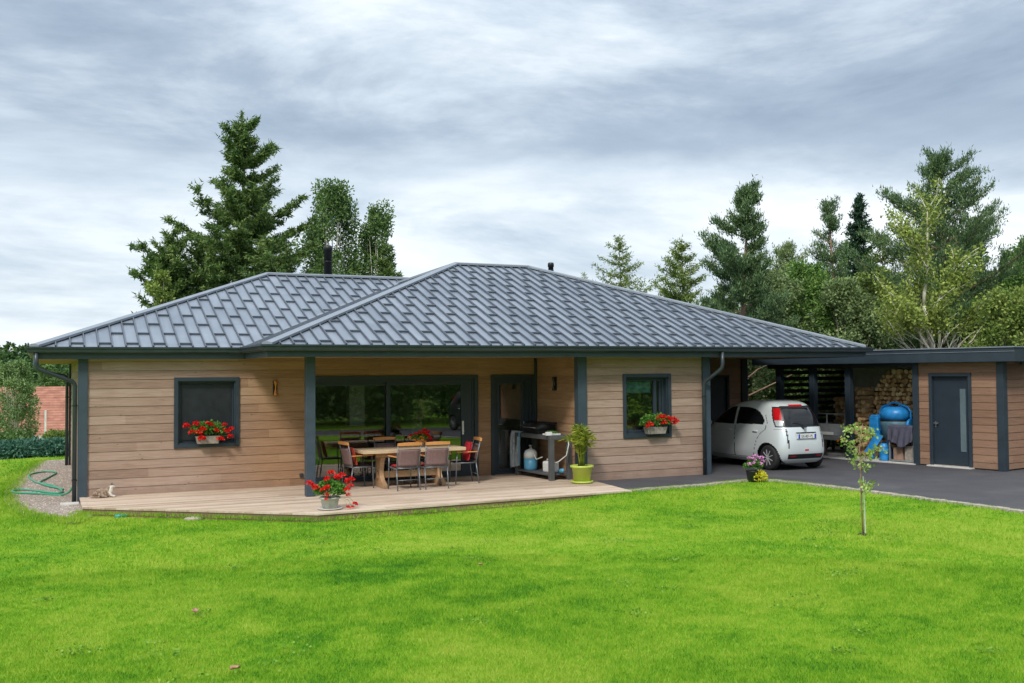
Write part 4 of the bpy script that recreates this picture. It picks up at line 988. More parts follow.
    bd = MB(); bd.add([(-1.672, -.035, .985), (-1.672, .035, .985), (-1.683, .037, .94), (-1.690, 0, .90), (-1.683, -.037, .94)], [(0, 1, 2, 3, 4)]); bd.build('badge', M['steel'], car).location = (-.030, 0, 0)
    wp = MB(); wp.tube([(-1.685, 0, 1.02), (-1.66, .12, 1.10), (-1.65, .28, 1.11)], .008, 6); wp.build('wiper', M['black'], car)
    # wheels
    for wx in (-1.22, 1.33):
        for s_ in (1, -1):
            yc = s_ * .635; w = MB(); w.lathe([(.19, -.075), (.255, -.08), (.283, -.062), (.29, -.03), (.29, .03), (.283, .062), (.255, .08), (.19, .075)], (wx, yc, .29), 40, Matrix.Rotation(math.pi / 2, 4, 'X')); wo_ = w.build('wheel', M['rubber'], car, True)
            rm = MB(); Yo = yc + s_ * .072
            rm.lathe([(.19, -.06), (.195, -.01), (.195, .0), (.178, .0), (.172, -.03)], (wx, Yo, .29), 40, Matrix.Rotation(-s_ * math.pi / 2, 4, 'X')) ; 
            for q in range(9):
                a = q * 2 * math.pi / 9; rm.bar((wx + .03 * math.cos(a), Yo - s_ * .010, .29 + .03 * math.sin(a)), (wx + .185 * math.cos(a), Yo - s_ * .012, .29 + .185 * math.sin(a)), .05, .016)
            rm.lathe([(.05, -.02), (.045, .004), (.01, .008)], (wx, Yo, .29), 16, Matrix.Rotation(-s_ * math.pi / 2, 4, 'X')); rm.build('rim', M['rimpaint'], wo_)
            MB().lathe([(.12, -.01), (.12, .01)], (wx, yc, .29), 24, Matrix.Rotation(math.pi / 2, 4, 'X')).build('brake_disc', M['bark_dark'], wo_)
            ar = MB(); A_ = [(wx + .352 * math.cos(a), .29 + .352 * math.sin(a)) for a in np.linspace(-.35, math.pi + .35, 26)]
            for (xa, za), (xb, zb) in zip(A_, A_[1:]): ar.add([(xa, s_ * .44, za), (xa, s_ * .60, za), (xb, s_ * .60, zb), (xb, s_ * .44, zb)], [(0, 1, 2, 3)])
            ar.add([(x_, s_ * .44, z_) for x_, z_ in A_], [tuple(range(len(A_)))]); ar.build('wheel_arch', M['black'], car)
    return car
def carpaint(name, c):
    m, t, b = newmat(name); b.inputs['Base Color'].default_value = (*c, 1); b.inputs['Roughness'].default_value = .32; b.inputs['Coat Weight'].default_value = .9; b.inputs['Coat Roughness'].default_value = .04; b.inputs['Metallic'].default_value = .15
    n = noise(t, objco(t), 2.5, 3, .5); setc(t, b, 'Base Color', ramp(t, n, [(.3, tuple(q * .97 for q in c)), (.7, c)])); return m
M['carpaint'] = carpaint('silver_white_car_paint', (.66, .71, .72)); M['cardark'] = carpaint('dark_car_paint', (.02, .025, .03))
M['carglass'] = plain('tinted_car_glass', (.008, .009, .011), .06, 0, .05, 5, 0, 0, .45); M['carblack'] = plain('gloss_black_trim', (.012, .012, .014), .4, 0, .1, 5)
M['rimpaint'] = plain('silver_rim_paint', (.50, .51, .52), .35, .2)
M['plateblue'] = plain('plate_blue', (.01, .06, .45), .4)
car = build_car(); car.location = (15.32, -.72, 0); car.rotation_euler = (0, 0, math.pi / 2)
car2 = copy_tree(car, None, {M['carpaint']: M['cardark']}); car2.location = (15.4, -16.4, 0); car2.rotation_euler = (0, 0, R(75))
tag(car2, 'dark car on the drive, seen only mirrored in the sliding door', 'car')

# ------------------------------------------------------------------ terrace furniture
DZ = .022
tb = thing('dining_table', 'long rustic wooden trestle table set out on the deck', 'table', (6.13, -1.08, DZ))
tt = MB()
for i in range(5): tt.span((-1.09 + .004 * (i % 2), -.42 + i * .168 + .002, .70), (1.09 - .004 * (i % 2), -.42 + (i + 1) * .168 - .002, .765))
tt.build('tabletop', M['tabwood'], tb, bevel=.008)
ap = MB(); ap.span((-.80, -.32, .62), (.80, -.29, .699)).span((-.80, .29, .62), (.80, .32, .699)); ap.build('apron', M['tableg'], tb)
for s_ in (-1, 1):
    x = s_ * .62; l = MB()
    prof = [(-.36, 0), (-.36, .07), (-.20, .14), (-.13, .22), (-.10, .34), (-.14, .46), (-.17, .54), (-.24, .62), (-.34, .66), (-.34, .699), (.34, .699), (.34, .66), (.24, .62), (.17, .54), (.14, .46), (.10, .34), (.13, .22), (.20, .14), (.36, .07), (.36, 0)]
    vs = [(x - .045, y, z) for y, z in prof] + [(x + .045, y, z) for y, z in prof]; n_ = len(prof)
    half = n_ // 2; fs = []
    for i in range(half - 1): j = n_ - 1 - i; fs += [(i, i + 1, j - 1, j), (n_ + j, n_ + j - 1, n_ + i + 1, n_ + i)]
    fs += [(i, n_ + i, n_ + (i + 1) % n_, (i + 1) % n_) for i in range(n_)]
    l.add(vs, fs); l.build('leg', M['tableg'], tb, bevel=.01)
MB().span((-.70, -.035, .18), (.70, .035, .31)).build('stretcher', M['tableg'], tb, bevel=.008)

def make_chair():
    c = thing('garden_chair', 'x', 'chair')
    def leg(pts): return MB().tube(pts, .0125, 8).build('leg', M['chairmetal'], c, True)
    for s_ in (-1, 1):
        x = s_ * .235
        leg([(x, -.24, 0), (x, -.22, .44), (x, -.205, .64)]); leg([(x, .26, 0), (x, .20, .43)])
        MB().tube([(x, .20, .43), (x, .235, .62), (x, .30, .90)], .0125, 8).build('back_frame', M['chairmetal'], c, True)
        MB().box((x, .0, .655), (.045, .46, .018)).build('armrest', M['teak'], c, bevel=.006)
    f = MB()
    for y in (-.22, .20): f.tube([(-.235, y, .43), (.235, y, .43)], .011, 8)
    for s_ in (-1, 1): f.tube([(s_ * .235, -.22, .43), (s_ * .235, .20, .43)], .011, 8)
    f.tube([(-.235, .237, .225), (.235, .237, .225)][:0] or [(-.235, .21, .20), (.235, .21, .20)], .007, 6)
    f.build('seat_frame', M['chairmetal'], c, True)
    s = MB(); V = []
    for i in range(9):
        for j in range(7): u, v = i / 8, j / 6; V.append((-.222 + .444 * v, -.21 + .40 * u, .435 - .022 * math.sin(math.pi * u) * math.sin(math.pi * v)))
    s.add(V, [(i * 7 + j, i * 7 + j + 1, (i + 1) * 7 + j + 1, (i + 1) * 7 + j) for i in range(8) for j in range(6)]); so_ = s.build('seat', M['dark_fab'], c, True); md = so_.modifiers.new('t', 'SOLIDIFY'); md.thickness = .006
    s = MB(); V = []
    for i in range(9):
        for j in range(7):
            u, v = i / 8, j / 6; z = .47 + .33 * u; y = .205 + .09 * u ** 1.3 + .02 * math.sin(math.pi * v); V.append((-.222 + .444 * v, y, z))
    s.add(V, [(i * 7 + j, i * 7 + j + 1, (i + 1) * 7 + j + 1, (i + 1) * 7 + j) for i in range(8) for j in range(6)]); bo_ = s.build('backrest', M['mesh_fab'], c, True); md = bo_.modifiers.new('t', 'SOLIDIFY'); md.thickness = .006
    MB().tube([(-.225, .263, .80), (.225, .263, .80)], .009, 6).build('back_rail', M['chairmetal'], c, True); MB().tube([(-.225, .205, .455), (.225, .205, .455)], .009, 6).build('back_rail', M['chairmetal'], c, True)
    t = MB(); V = []
    for i, u in enumerate(np.linspace(-1, 1, 9)): V += [(u * .25, .285 + .018 * (1 - u * u), .875), (u * .25, .315 + .018 * (1 - u * u), .875), (u * .25, .33 + .018 * (1 - u * u), .93 + .012 * (1 - u * u)), (u * .25, .30 + .018 * (1 - u * u), .93 + .012 * (1 - u * u))]
    fs = [(i * 4 + a, i * 4 + (a + 1) % 4, i * 4 + 4 + (a + 1) % 4, i * 4 + 4 + a) for i in range(8) for a in range(4)] + [(0, 1, 2, 3), (35, 34, 33, 32)]
    t.add(V, fs); t.build('top_rail', M['teak'], c, bevel=.004)
    return c
ch0 = make_chair()     # faces -y, its back at +y
CH = [((5.80, -1.72), math.pi + .05, 'left of the two chairs with their backs to the lawn, front of the table'),
      ((6.40, -1.74), math.pi - .03, 'right of the two chairs with their backs to the lawn, front of the table'),
      ((5.07, -1.0), math.pi / 2 + .1, 'chair at the left head of the table holding a coral cushion'),
      ((7.30, -1.16), -math.pi / 2 - .1, 'chair at the right head of the table with a red cushion'),
      ((5.93, -.40), .04, 'chair on the house side of the table, left of the table flowers'),
      ((6.68, -.38), -.03, 'chair on the house side of the table, half hidden behind the table flowers')]
for i, ((x, y), rz, lb) in enumerate(CH):
    c = ch0 if i == 0 else copy_tree(ch0)
    c.location = (x, y, DZ); c.rotation_euler = (0, 0, rz); tag(c, lb, 'chair', 'garden chairs around the terrace table')
for nm_ in ('seat', ): pass
def cushion(loc, rot, dims, m, label, bulge=.35, par=None):
    nx = 12; V = []; w, d, t = dims
    for sgn in (1, -1):
        for i in range(nx + 1):
            for j in range(nx + 1):
                u, v = i / nx * 2 - 1, j / nx * 2 - 1; pu = 1 - abs(u) ** 4; pvv = 1 - abs(v) ** 4
                V.append((u * w / 2 * (1 - .03 * v * v), v * d / 2 * (1 - .03 * u * u), sgn * t / 2 * (.25 + .75 * (pu * pvv) ** .5)))
    n1_ = (nx + 1) ** 2; F = []
    for sgn in (0, 1):
        for i in range(nx):
            for j in range(nx):
                a = sgn * n1_ + i * (nx + 1) + j; q = (a, a + nx + 1, a + nx + 2, a + 1); F.append(q if not sgn else q[::-1])
    bd = [i * (nx + 1) for i in range(nx + 1)] + [nx * (nx + 1) + j for j in range(1, nx + 1)] + [i * (nx + 1) + nx for i in range(nx - 1, -1, -1)] + [j for j in range(nx - 1, 0, -1)]
    for a, b in zip(bd, bd[1:] + bd[:1]): F.append((a, b, b + n1_, a + n1_))
    o = MB().add(V, F).build('cushion', m, None, True); o.location = loc; o.rotation_euler = rot; tag(o, label, 'cushion', 'chair cushions'); return o
cushion((5.80, -1.70, DZ + .465), (0, 0, 0), (.42, .40, .05), M['red_fab'], 'dark red seat cushion on the front left chair')
cushion((6.40, -1.72, DZ + .465), (0, 0, 0), (.42, .40, .05), M['red_fab'], 'dark red seat cushion on the front right chair')
cushion((4.94, -1.01, DZ + .64), (0, R(90 - 14), .1), (.36, .40, .055), M['coral_fab'], 'coral cushion leaning on the backrest of the left head chair')
cushion((7.38, -1.17, DZ + .66), (0, R(90 + 12), -.1), (.40, .42, .08), M['red_fab'], 'bright red cushion leaning on the backrest of the right head chair')

ac = thing('armchair', 'brown armchair behind the left pane of the sliding door', 'armchair', (5.78, .95, .012), R(20))
MB().span((-.38, -.36, .18), (.38, .36, .42)).build('seat', M['armchair'], ac, bevel=.05)
MB().box((0, .38, .66), (.70, .16, .95), rx=-.15).build('backrest', M['armchair'], ac, bevel=.06)
for s_ in (-1, 1):
    MB().span((s_ * .40 - .07, -.34, .18), (s_ * .40 + .07, .36, .60)).build('armrest', M['armchair'], ac, bevel=.05)
    for y in (-.3, .3): MB().tube([(s_ * .34, y, 0), (s_ * .34, y, .2)], .02, 8).build('leg', M['bark_dark'], ac)
sb = thing('sideboard', 'low dark sideboard inside the living room under the wall picture', 'sideboard', (7.6, 5.8, .012))
MB().span((-.9, -.22, .12), (.9, .22, .75)).build('carcass', M['slat'], sb, bevel=.005); MB().span((-.88, -.24, .14), (-.02, -.222, .73)).build('door', M['bark_dark'], sb); MB().span((.02, -.24, .14), (.88, -.222, .73)).build('door', M['bark_dark'], sb)
for x in (-.8, .8): MB().span((x - .03, -.2, 0), (x + .03, .2, .12)).build('leg', M['slat'], sb)

# ------------------------------------------------------------------ potted flowers
def flower_head_mesh(name, m, n=60, r=.035):
    P = rng.normal(size=(n, 3)); P = unit(P) * r * rng.uniform(.7, 1.05, (n, 1)); P[:, 2] = np.abs(P[:, 2]) * .8 - .005
    return leaves(name, P, P + rng.normal(size=(n, 3)) * r * .8, .022, .022, m, quad=True)
def leaf_mound(name, m, n, rx, ry, rz_, zc, ln=.05, wd=.05, parent=None, droop=0):
    P = rng.normal(size=(n, 3)); P = unit(P) * rng.uniform(.45, 1.0, (n, 1)) ** .6; P[:, 2] = np.where(P[:, 2] < -.35, -P[:, 2] * .5, P[:, 2])
    P = P * np.array([rx, ry, rz_]) + np.array([0, 0, zc]); D = P - np.array([0, 0, zc - rz_]) + rng.normal(size=(n, 3)) * .12; D[:, 2] -= droop
    return leaves(name, P, D, rng.uniform(.7, 1.2, n) * ln, rng.uniform(.7, 1.2, n) * wd, m, parent, quad=True)
def put_flowers(root, pts, m, proto=None):
    for i, p in enumerate(pts):
        if proto is None: proto = flower_head_mesh('flower', m); o = proto; proto_new = True
        else: o = proto.copy() if proto.parent else proto;
        if o.name not in COL.objects: COL.objects.link(o)
        o.parent = root; o.location = p[:3]; sc = p[3] if len(p) > 3 else 1; o.scale = (sc,) * 3; o.rotation_euler = (random.uniform(-.5, .5), random.uniform(-.5, .5), random.uniform(0, 6))
    return proto
def stems(root, pts, base, m=M['geranium'], r=.0025):
    s = MB()
    for p in pts: s.tube([(p[0] * .3 + base[0], p[1] * .3 + base[1], base[2]), (p[0] * .8, p[1] * .8, (p[2] + base[2]) / 2 + .03), (p[0], p[1], p[2] - .005)], r, 5)
    return s.build('stems', m, root)
RED = None
gp = thing('geranium_pot', 'grey stone pot of red geraniums standing near the deck corner', 'flower pot', (3.74, -3.90, DZ))
MB().lathe([(.11, .02), (.125, .03), (.155, .17), (.175, .18), (.175, .21), (.16, .21), (.14, .19), (.05, .18)], seg=28).build('pot', M['greypot'], gp, True)
MB().lathe([(.15, 0), (.21, .012), (.215, .03), (.20, .03), (.15, .018)], seg=28).build('saucer', M['concrete'], gp, True)
MB().lathe([(.14, .18), (.13, .195)], seg=20).build('soil', M['soil'], gp)
leaf_mound('foliage', M['geranium'], 950, .27, .22, .17, .31, .05, .05, gp)
pts = [(-.36, -.05, .50, 1.4), (-.28, -.1, .43, 1.4), (.02, 0, .66, 1.3), (-.07, -.1, .57, 1.3), (-.16, -.2, .40, 1.2), (.12, -.05, .58, 1.4), (.20, .0, .60, 1.4), (.29, -.05, .51, 1.3), (.36, -.05, .53, 1.3), (.33, -.1, .44, 1.0), (.26, -.15, .38, 1.3), (.27, -.18, .29, .9), (-.11, -.22, .32, .8), (-.12, -.23, .2, .7), (.40, -.14, .08, 1.0), (.35, -.15, .03, .7), (.26, -.2, .04, .8), (-.10, -.2, .44, 1.1)]
pts = [(a, b, c - .05 if c > .2 else c, d_ * 1.15) for a, b, c, d_ in pts]
RED = put_flowers(gp, pts, M['red_petal']); stems(gp, pts, (0, 0, .22))
def window_box(loc, w, label, pts, n=420):
    g = thing('window_box', label, 'window box', loc)
    b = MB(); V = []
    for z, k_ in ((0, .86), (.13, 1.0), (.15, 1.03), (.15, .92), (.12, .9)):
        for sx, sy in ((-1, -1), (1, -1), (1, 1), (-1, 1)): V.append((sx * w / 2 * k_, sy * .085 * k_, z))
    b.add(V, [(3, 2, 1, 0)] + [(i * 4 + a, i * 4 + (a + 1) % 4, i * 4 + 4 + (a + 1) % 4, i * 4 + 4 + a) for i in range(4) for a in range(4)] + [(16, 17, 18, 19)])
    b.build('planter', M['planter'], g, bevel=.004); MB().span((-w / 2 + .02, -.07, .12), (w / 2 - .02, .07, .128)).build('soil', M['soil'], g)
    leaf_mound('foliage', M['geranium'], int(n * 1.3), w * .80, .16, .19, .25, .05, .05, g); pts = [(a * 1.12, b - .02, c * 1.08, d_ * 1.35) for a, b, c, d_ in pts]; put_flowers(g, pts, M['red_petal'], RED); stems(g, pts, (0, 0, .12)); return g
window_box((2.27, -.12, .955), .46, 'grey window box of red geraniums outside the left window', [(-.36, -.06, .33, 1.3), (-.28, -.08, .22, 1.1), (-.20, -.05, .37, 1.2), (-.17, -.10, .21, 1.4), (-.10, -.12, .27, 1.2), (-.12, -.12, .10, 1.5), (.0, -.08, .36, 1.1), (.06, -.06, .33, 1.2), (.13, -.1, .24, 1.1), (.28, -.05, .33, 1.0), (.30, -.1, .22, 1.2), (.40, -.05, .25, 1.2), (.38, -.1, .12, 1.1), (.20, -.12, .08, 1.2)], 560)
window_box((11.42, -2.12, .955), .50, 'grey window box of red geraniums outside the kitchen window', [(-.20, -.1, .18, 1.7), (.06, -.06, .32, 1.5), (.14, -.05, .34, 1.3), (.12, -.1, .22, 1.4), (.25, -.05, .30, 1.4), (.36, -.06, .27, 1.5), (.42, -.08, .22, 1.4), (.0, -.05, .29, 1.2)])
tf = thing('table_flowers', 'pot of red and orange flowers standing on the dining table', 'flower pot', (6.42, -.92, DZ + .766))
MB().lathe([(.07, 0), (.085, .02), (.10, .11), (.11, .115), (.11, .13), (.09, .13), (.04, .11)], seg=20).build('pot', M['planter'], tf, True)
leaf_mound('foliage', M['geranium'], 330, .19, .13, .09, .19, .045, .04, tf)
put_flowers(tf, [(-.21, -.05, .24, .9), (-.12, -.08, .27, .9), (-.03, -.05, .29, 1.1), (.04, -.08, .30, 1.1), (.10, -.1, .26, 1.3), (.15, -.08, .22, 1.3), (.18, 0, .30, 1.1), (.13, .05, .33, 1.2), (.20, -.06, .16, 1.2)], M['red_petal'], RED)
OR = put_flowers(tf, [(-.15, -.11, .14, .9), (-.08, -.13, .11, 1.0), (.0, -.14, .14, .9), (.06, -.12, .10, .8), (-.02, -.12, .20, .8)], M['orange_petal'])
pk = thing('flower_tub', 'dark tub of pink and yellow flowers where lawn meets drive', 'flower pot', (12.86, -3.62, -.02))
MB().lathe([(.11, 0), (.12, .02), (.15, .22), (.16, .24), (.14, .24), (.1, .2)], seg=20).build('pot', M['black'], pk, True)
leaf_mound('foliage', M['geranium'], 420, .21, .17, .13, .33, .045, .035, pk)
leaf_mound('trailing_foliage', M['yellow_leaf'], 520, .15, .13, .15, .12, .035, .03, pk, droop=.2).location = (.07, -.14, -.02)
put_flowers(pk, [(-.13, -.05, .50, 1.3), (-.02, -.05, .48, 1.2), (.06, 0, .53, 1.4), (.18, -.05, .50, 1.3), (.23, -.03, .42, 1.2), (-.06, -.1, .40, 1.1), (.10, -.12, .38, 1.1), (-.17, -.1, .38, 1.1)], M['pink_petal'])

# palm in lime pot
pm = thing('palm_pot', 'yellowing feather palm in a lime green pot beside the kitchen wall', 'potted palm', (9.42, -2.42, DZ)); pm.scale = (1.12, 1.12, 1.08)
MB().lathe([(.13, .03), (.15, .035), (.185, .29), (.215, .30), (.22, .335), (.20, .34), (.19, .31), (.05, .30)], seg=32).build('pot', M['lime'], pm, True)
MB().lathe([(.16, 0), (.20, .015), (.205, .045), (.19, .045), (.16, .02)], seg=32).build('saucer', M['lime'], pm, True)
MB().lathe([(.18, .30), (.17, .315)], seg=20).build('soil', M['soil'], pm)
st = MB(); C_, D_, L_ = [], [], []
for i in range(24):
    az = random.uniform(0, 6.28); reach = random.uniform(.10, .36); hgt = random.uniform(.42, .80); base = Vector((random.uniform(-.05, .05), random.uniform(-.05, .05), .31)); P_ = []
    for t in np.linspace(0, 1, 9): P_.append(base + Vector((math.cos(az) * reach * t ** 1.5, math.sin(az) * reach * t ** 1.5, hgt * math.sin(t * 1.9) / math.sin(1.57) * .98)))
    st.tube(P_, [.008 * (1 - .7 * t) for t in np.linspace(0, 1, 9)], 5)
    for j in range(3, 9):
        tan = (P_[j] - P_[j - 1]).normalized(); sdv = tan.cross(Vector((0, 0, 1))).normalized()
        for s_ in (-1, 1):
            for q in np.linspace(0, .99, 4):
                p = P_[j - 1].lerp(P_[j], q); C_.append(p); D_.append(sdv * s_ + tan * .9 + Vector((0, 0, .25 + random.uniform(-.3, .1)))); L_.append(random.uniform(.10, .19))
leaves('fronds', np.array([tuple(v) for v in C_]), np.array([tuple(v) for v in D_]), np.array(L_), .017, M['palm'], pm, quad=True); st.build('stems', M['palm'], pm, True)

# ------------------------------------------------------------------ grill corner
gt = thing('grill_cart', 'grey outdoor kitchen cart with lower shelf beside the porch side wall', 'grill cart', (9.24, -.98, DZ), R(4))
MB().span((-.27, -.78, .86), (.27, .78, .95)).build('top', M['grillgrey'], gt, bevel=.006)
for x in (-.22, .22):
    for y in (-.73, .73): MB().span((x - .05, y - .05, 0), (x + .05, y + .05, .859)).build('leg', M['grillgrey'], gt, bevel=.004)
MB().span((-.25, -.68, .10), (.25, .68, .135)).build('shelf', M['grillgrey'], gt)
gr = thing('barbecue', 'black gas barbecue with closed rounded lid on the grey cart', 'barbecue', (9.27, -.72, DZ + .951), R(4))
MB().span((-.22, -.36, 0), (.22, .36, .08)).build('firebox', M['black'], gr, bevel=.01)
ld = MB(); A_ = [(.22 * math.cos(a), .082 + .17 * math.sin(a)) for a in np.linspace(0, math.pi, 12)]
n_ = len(A_); ld.add([(x, -.37, z) for x, z in A_] + [(x, .37, z) for x, z in A_], [tuple(range(n_)), tuple(reversed(range(n_, 2 * n_)))] + [(i, i + n_, i + n_ + 1, i + 1) for i in range(n_ - 1)] + [(0, n_ - 1, 2 * n_ - 1, n_)])
ld.build('lid', M['black'], gr, True); gr_h = MB(); gr_h.tube([(-.21, -.25, .12), (-.25, -.25, .13), (-.25, .25, .13), (-.21, .25, .12)], .01, 8); gr_h.build('handle', M['steel'], gr, True)
MB().span((-.01, -.375, .21), (.25, .375, .235)).build('lid_rim', M['black'], gr)
ty = thing('herb_tray', 'small tray of green things on the front end of the cart', 'tray', (9.17, -1.55, DZ + .952), R(4)); MB().span((-.15, -.13, 0), (.15, .13, .03)).build('tray', M['whitepaint'], ty, bevel=.004)
leaf_mound('greens', M['geranium'], 130, .13, .12, .05, .04, .04, .02, ty)
cup = MB(); cup.span((-.07, -.03, 0), (.07, .03, .075)); cup = cup.build('white_box', M['whitepaint'], None, bevel=.004); cup.location = (9.03, -1.69, DZ + .952); tag(cup, 'little white carton on the near corner of the grill cart', 'carton')
gb = thing('gas_bottle', 'pale blue and white gas bottle on the lower shelf of the cart', 'gas bottle', (9.12, -.62, DZ + .136))
MB().lathe([(.13, 0), (.135, .02), (.15, .04), (.15, .26)], seg=24).build('bottle_base', M['bluegas'], gb, True)
MB().lathe([(.15, .26), (.15, .36), (.12, .43), (.05, .46), (.03, .47)], seg=24).build('bottle_top', M['whitepaint'], gb, True)
MB().lathe([(.025, .47), (.025, .52), (.04, .52), (.04, .55)], seg=12).build('valve', M['steel'], gb, True)
jn = thing('white_canister', 'white plastic canister with tap lying on the cart shelf near the front', 'canister', (9.24, -1.36, DZ + .136), R(4))
MB().span((-.12, -.16, 0), (.12, .16, .24)).build('body', M['whitepaint'], jn, bevel=.035); MB().tube([(-.04, -.08, .235), (-.04, -.08, .28), (-.04, .08, .28), (-.04, .08, .235)], .012, 8).build('handle', M['whitepaint'], jn, True)
bc = MB().lathe([(.045, 0), (.045, .16), (.02, .2)], seg=16, M=Matrix.Rotation(R(80), 4, 'X')).build('blue_bottle', M['bluegas'], None, True); bc.location = (9.30, -1.64, DZ + .135 + .046); tag(bc, 'small light blue bottle lying at the shelf end of the cart', 'bottle')
hs = MB(); hs.tube([(9.12, -.62, .70), (9.06, -.80, .62), (9.05, -1.05, .42), (9.12, -1.2, .48)], .010, 8); hs = hs.build('gas_hose', M['whitehose'], None, True); tag(hs, 'thin white gas hose running from the bottle under the cart', 'hose')
hs = MB(); hs.tube([(9.45, -1.74, .93), (9.43, -1.84, .78), (9.36, -1.86, .55), (9.2, -1.80, .42), (9.17, -1.62, .36), (9.2, -1.5, .36)], .013, 8); hs = hs.build('drain_hose', M['whitehose'], None, True); tag(hs, 'curved white hose looping round the front end of the cart', 'hose')
tw = cloth_sheet('towel', -.24, .20, .965, lambda u: .13 + .1 * u, -.0, M['towel'], 3, .022, .10, 4); tw.location = (8.955, -.25, DZ); tw.rotation_euler = (0, 0, R(-86)); tag(tw, 'pale blue-grey towel hanging from the left end of the cart', 'towel')
bn = MB(); bn.tube([(8.94, -.52, 1.0), (8.90, -.50, .96), (8.89, -.50, .6), (8.90, -.50, .25)], .013, 6); bn = bn.build('blue_pipe', M['bluegas'], None, True); tag(bn, 'light blue tube hanging beside the towel at the cart end', 'tube')

# ------------------------------------------------------------------ things round the house
h = MB(); HP = [(-.10, .75, .55), (-.13, .85, .15), (-.30, 1.2, -.07), (-.8, 1.7, -.08), (-1.2, 2.1, -.08), (-1.25, 2.5, -.08), (-1.0, 2.55, -.08), (-.45, 1.6, -.08), (-.33, 1.9, -.07), (-.5, 3.2, -.08), (-.85, 4.2, -.08), (-1.0, 6.0, -.08), (-.7, 6.7, -.08), (-.40, 6.4, -.08), (-.6, 5.0, -.08), (-.75, 3.8, -.075), (-.3, 2.2, -.07)]
def smooth_path(P, n=6):
    P = [Vector(p) for p in P]; out = []
    for i in range(len(P) - 1):
        a, b, c, d = P[max(i - 1, 0)], P[i], P[i + 1], P[min(i + 2, len(P) - 1)]
        for t in np.linspace(0, 1, n, endpoint=False): out.append(.5 * ((2 * b) + (c - a) * t + (2 * a - 5 * b + 4 * c - d) * t * t + (-a + 3 * b - 3 * c + d) * t ** 3))
    return out + [P[-1]]
h.tube(smooth_path([(x * .98, y, z + .035) for x, y, z in HP]), .019, 8); hs = h.build('garden_hose', M['hose'], None, True); tag(hs, 'green garden hose lying loosely on the gravel by the west wall', 'garden hose')
cb = MB().span((-.38, -.40, -.1), (-.06, -.12, -.045)).build('drain_block', M['concrete'], None, bevel=.008); tag(cb, 'pale concrete block under the left downpipe', 'block')
for i, (x, y, sx, lb) in enumerate(((1.66, -4.05 + 1.02, .17, 'flat pinkish stone in the grass in front of the deck'), (-.02, -1.95, .12, 'whitish stone at the left front corner of the deck'))):
    b = MB(); b.lathe([(sx * .8, -.02), (sx, .02), (sx * .85, .05), (sx * .4, .065)], seg=11); V_ = [(a * (1 + .2 * math.sin(k_ * 2.3)), b_ * (.6 + .1 * math.cos(k_)), c) for k_, (a, b_, c) in enumerate(b.v)]; b.v = V_
    o = b.build('stone', M['stone'], None, True); o.location = (x, y, -.13); tag(o, lb, 'stone')
tl = MB(); tl.tube([(0, 0, 0), (.12, .02, .01), (.2, -.01, .0)], [.03, .035, .02], 10); tl = tl.build('teal_toy', plain('teal_plastic', (.02, .35, .40), .4), None, True); tl.location = (.45, -2.18, -.10); tag(tl, 'small teal plastic piece lying in the grass before the deck', 'toy')
for i, (x, y, s_, lb) in enumerate(((.72, -10.24, .10, 'pinkish brown dry leaf on the lawn, in front of the geranium pot'), (.76, -12.34, .09, 'dry curled leaf lying nearest to the camera on the lawn'), (4.25, -9.2, .05, 'small dry leaf in the middle of the lawn'))):
    V = []; 
    for t in np.linspace(0, 1, 7):
        wv = math.sin(t * math.pi) ** .7 * .35
        V += [(-wv * s_, t * s_ - s_ / 2, .012 + .03 * abs(t - .5)), (0, t * s_ - s_ / 2, .0), (wv * s_, t * s_ - s_ / 2, .018 + .01 * t)]
    F_ = [(a * 3 + b, a * 3 + b + 1, a * 3 + b + 4, a * 3 + b + 3) for a in range(6) for b in range(2)]
    o = MB().add(V, F_).build('dry_leaf', M['leafbrown'], None, True); o.location = (x, y, float(gz(x, y)) + .045); o.rotation_euler = (0, .1, i * 1.9); md = o.modifiers.new('t', 'SOLIDIFY'); md.thickness = .002; tag(o, lb, 'leaf')

# cat: one continuous body grown from overlapping volumes and remeshed
ct = MB()
def blob(mb, c, r, rot=None):
    prof = [(math.sin(a), -math.cos(a)) for a in np.linspace(.05, math.pi - .05, 12)]
    Mx = (rot or Matrix.Identity(4)) @ Matrix.Diagonal((r[0], r[1], r[2], 1)); mb.lathe(prof, c, 18, Mx)
blob(ct, (-.06, 0, .085), (.16, .085, .085)); blob(ct, (-.13, 0, .075), (.10, .095, .078)); blob(ct, (.06, 0, .115), (.075, .07, .09)); blob(ct, (.085, 0, .155), (.045, .045, .06))
blob(ct, (.115, 0, .205), (.047, .043, .042)); blob(ct, (.152, 0, .192), (.022, .022, .018))
for s_ in (-1, 1):
    ct.lathe([(.020, 0), (.012, .022), (.002, .042)], (.105, s_ * .026, .235), 10, Matrix.Rotation(s_ * -.25, 4, 'X'))
    ct.tube([(.07, s_ * .045, .09), (.12, s_ * .045, .03), (.17, s_ * .04, .016)], [.028, .02, .016], 10)
    ct.tube([(-.10, s_ * .07, .05), (-.02, s_ * .09, .025), (.04, s_ * .085, .018)], [.04, .026, .017], 10)
ct.tube(smooth_path([(-.20, 0, .06), (-.25, -.06, .03), (-.20, -.12, .022), (-.08, -.14, .02)], 5), .016, 8)
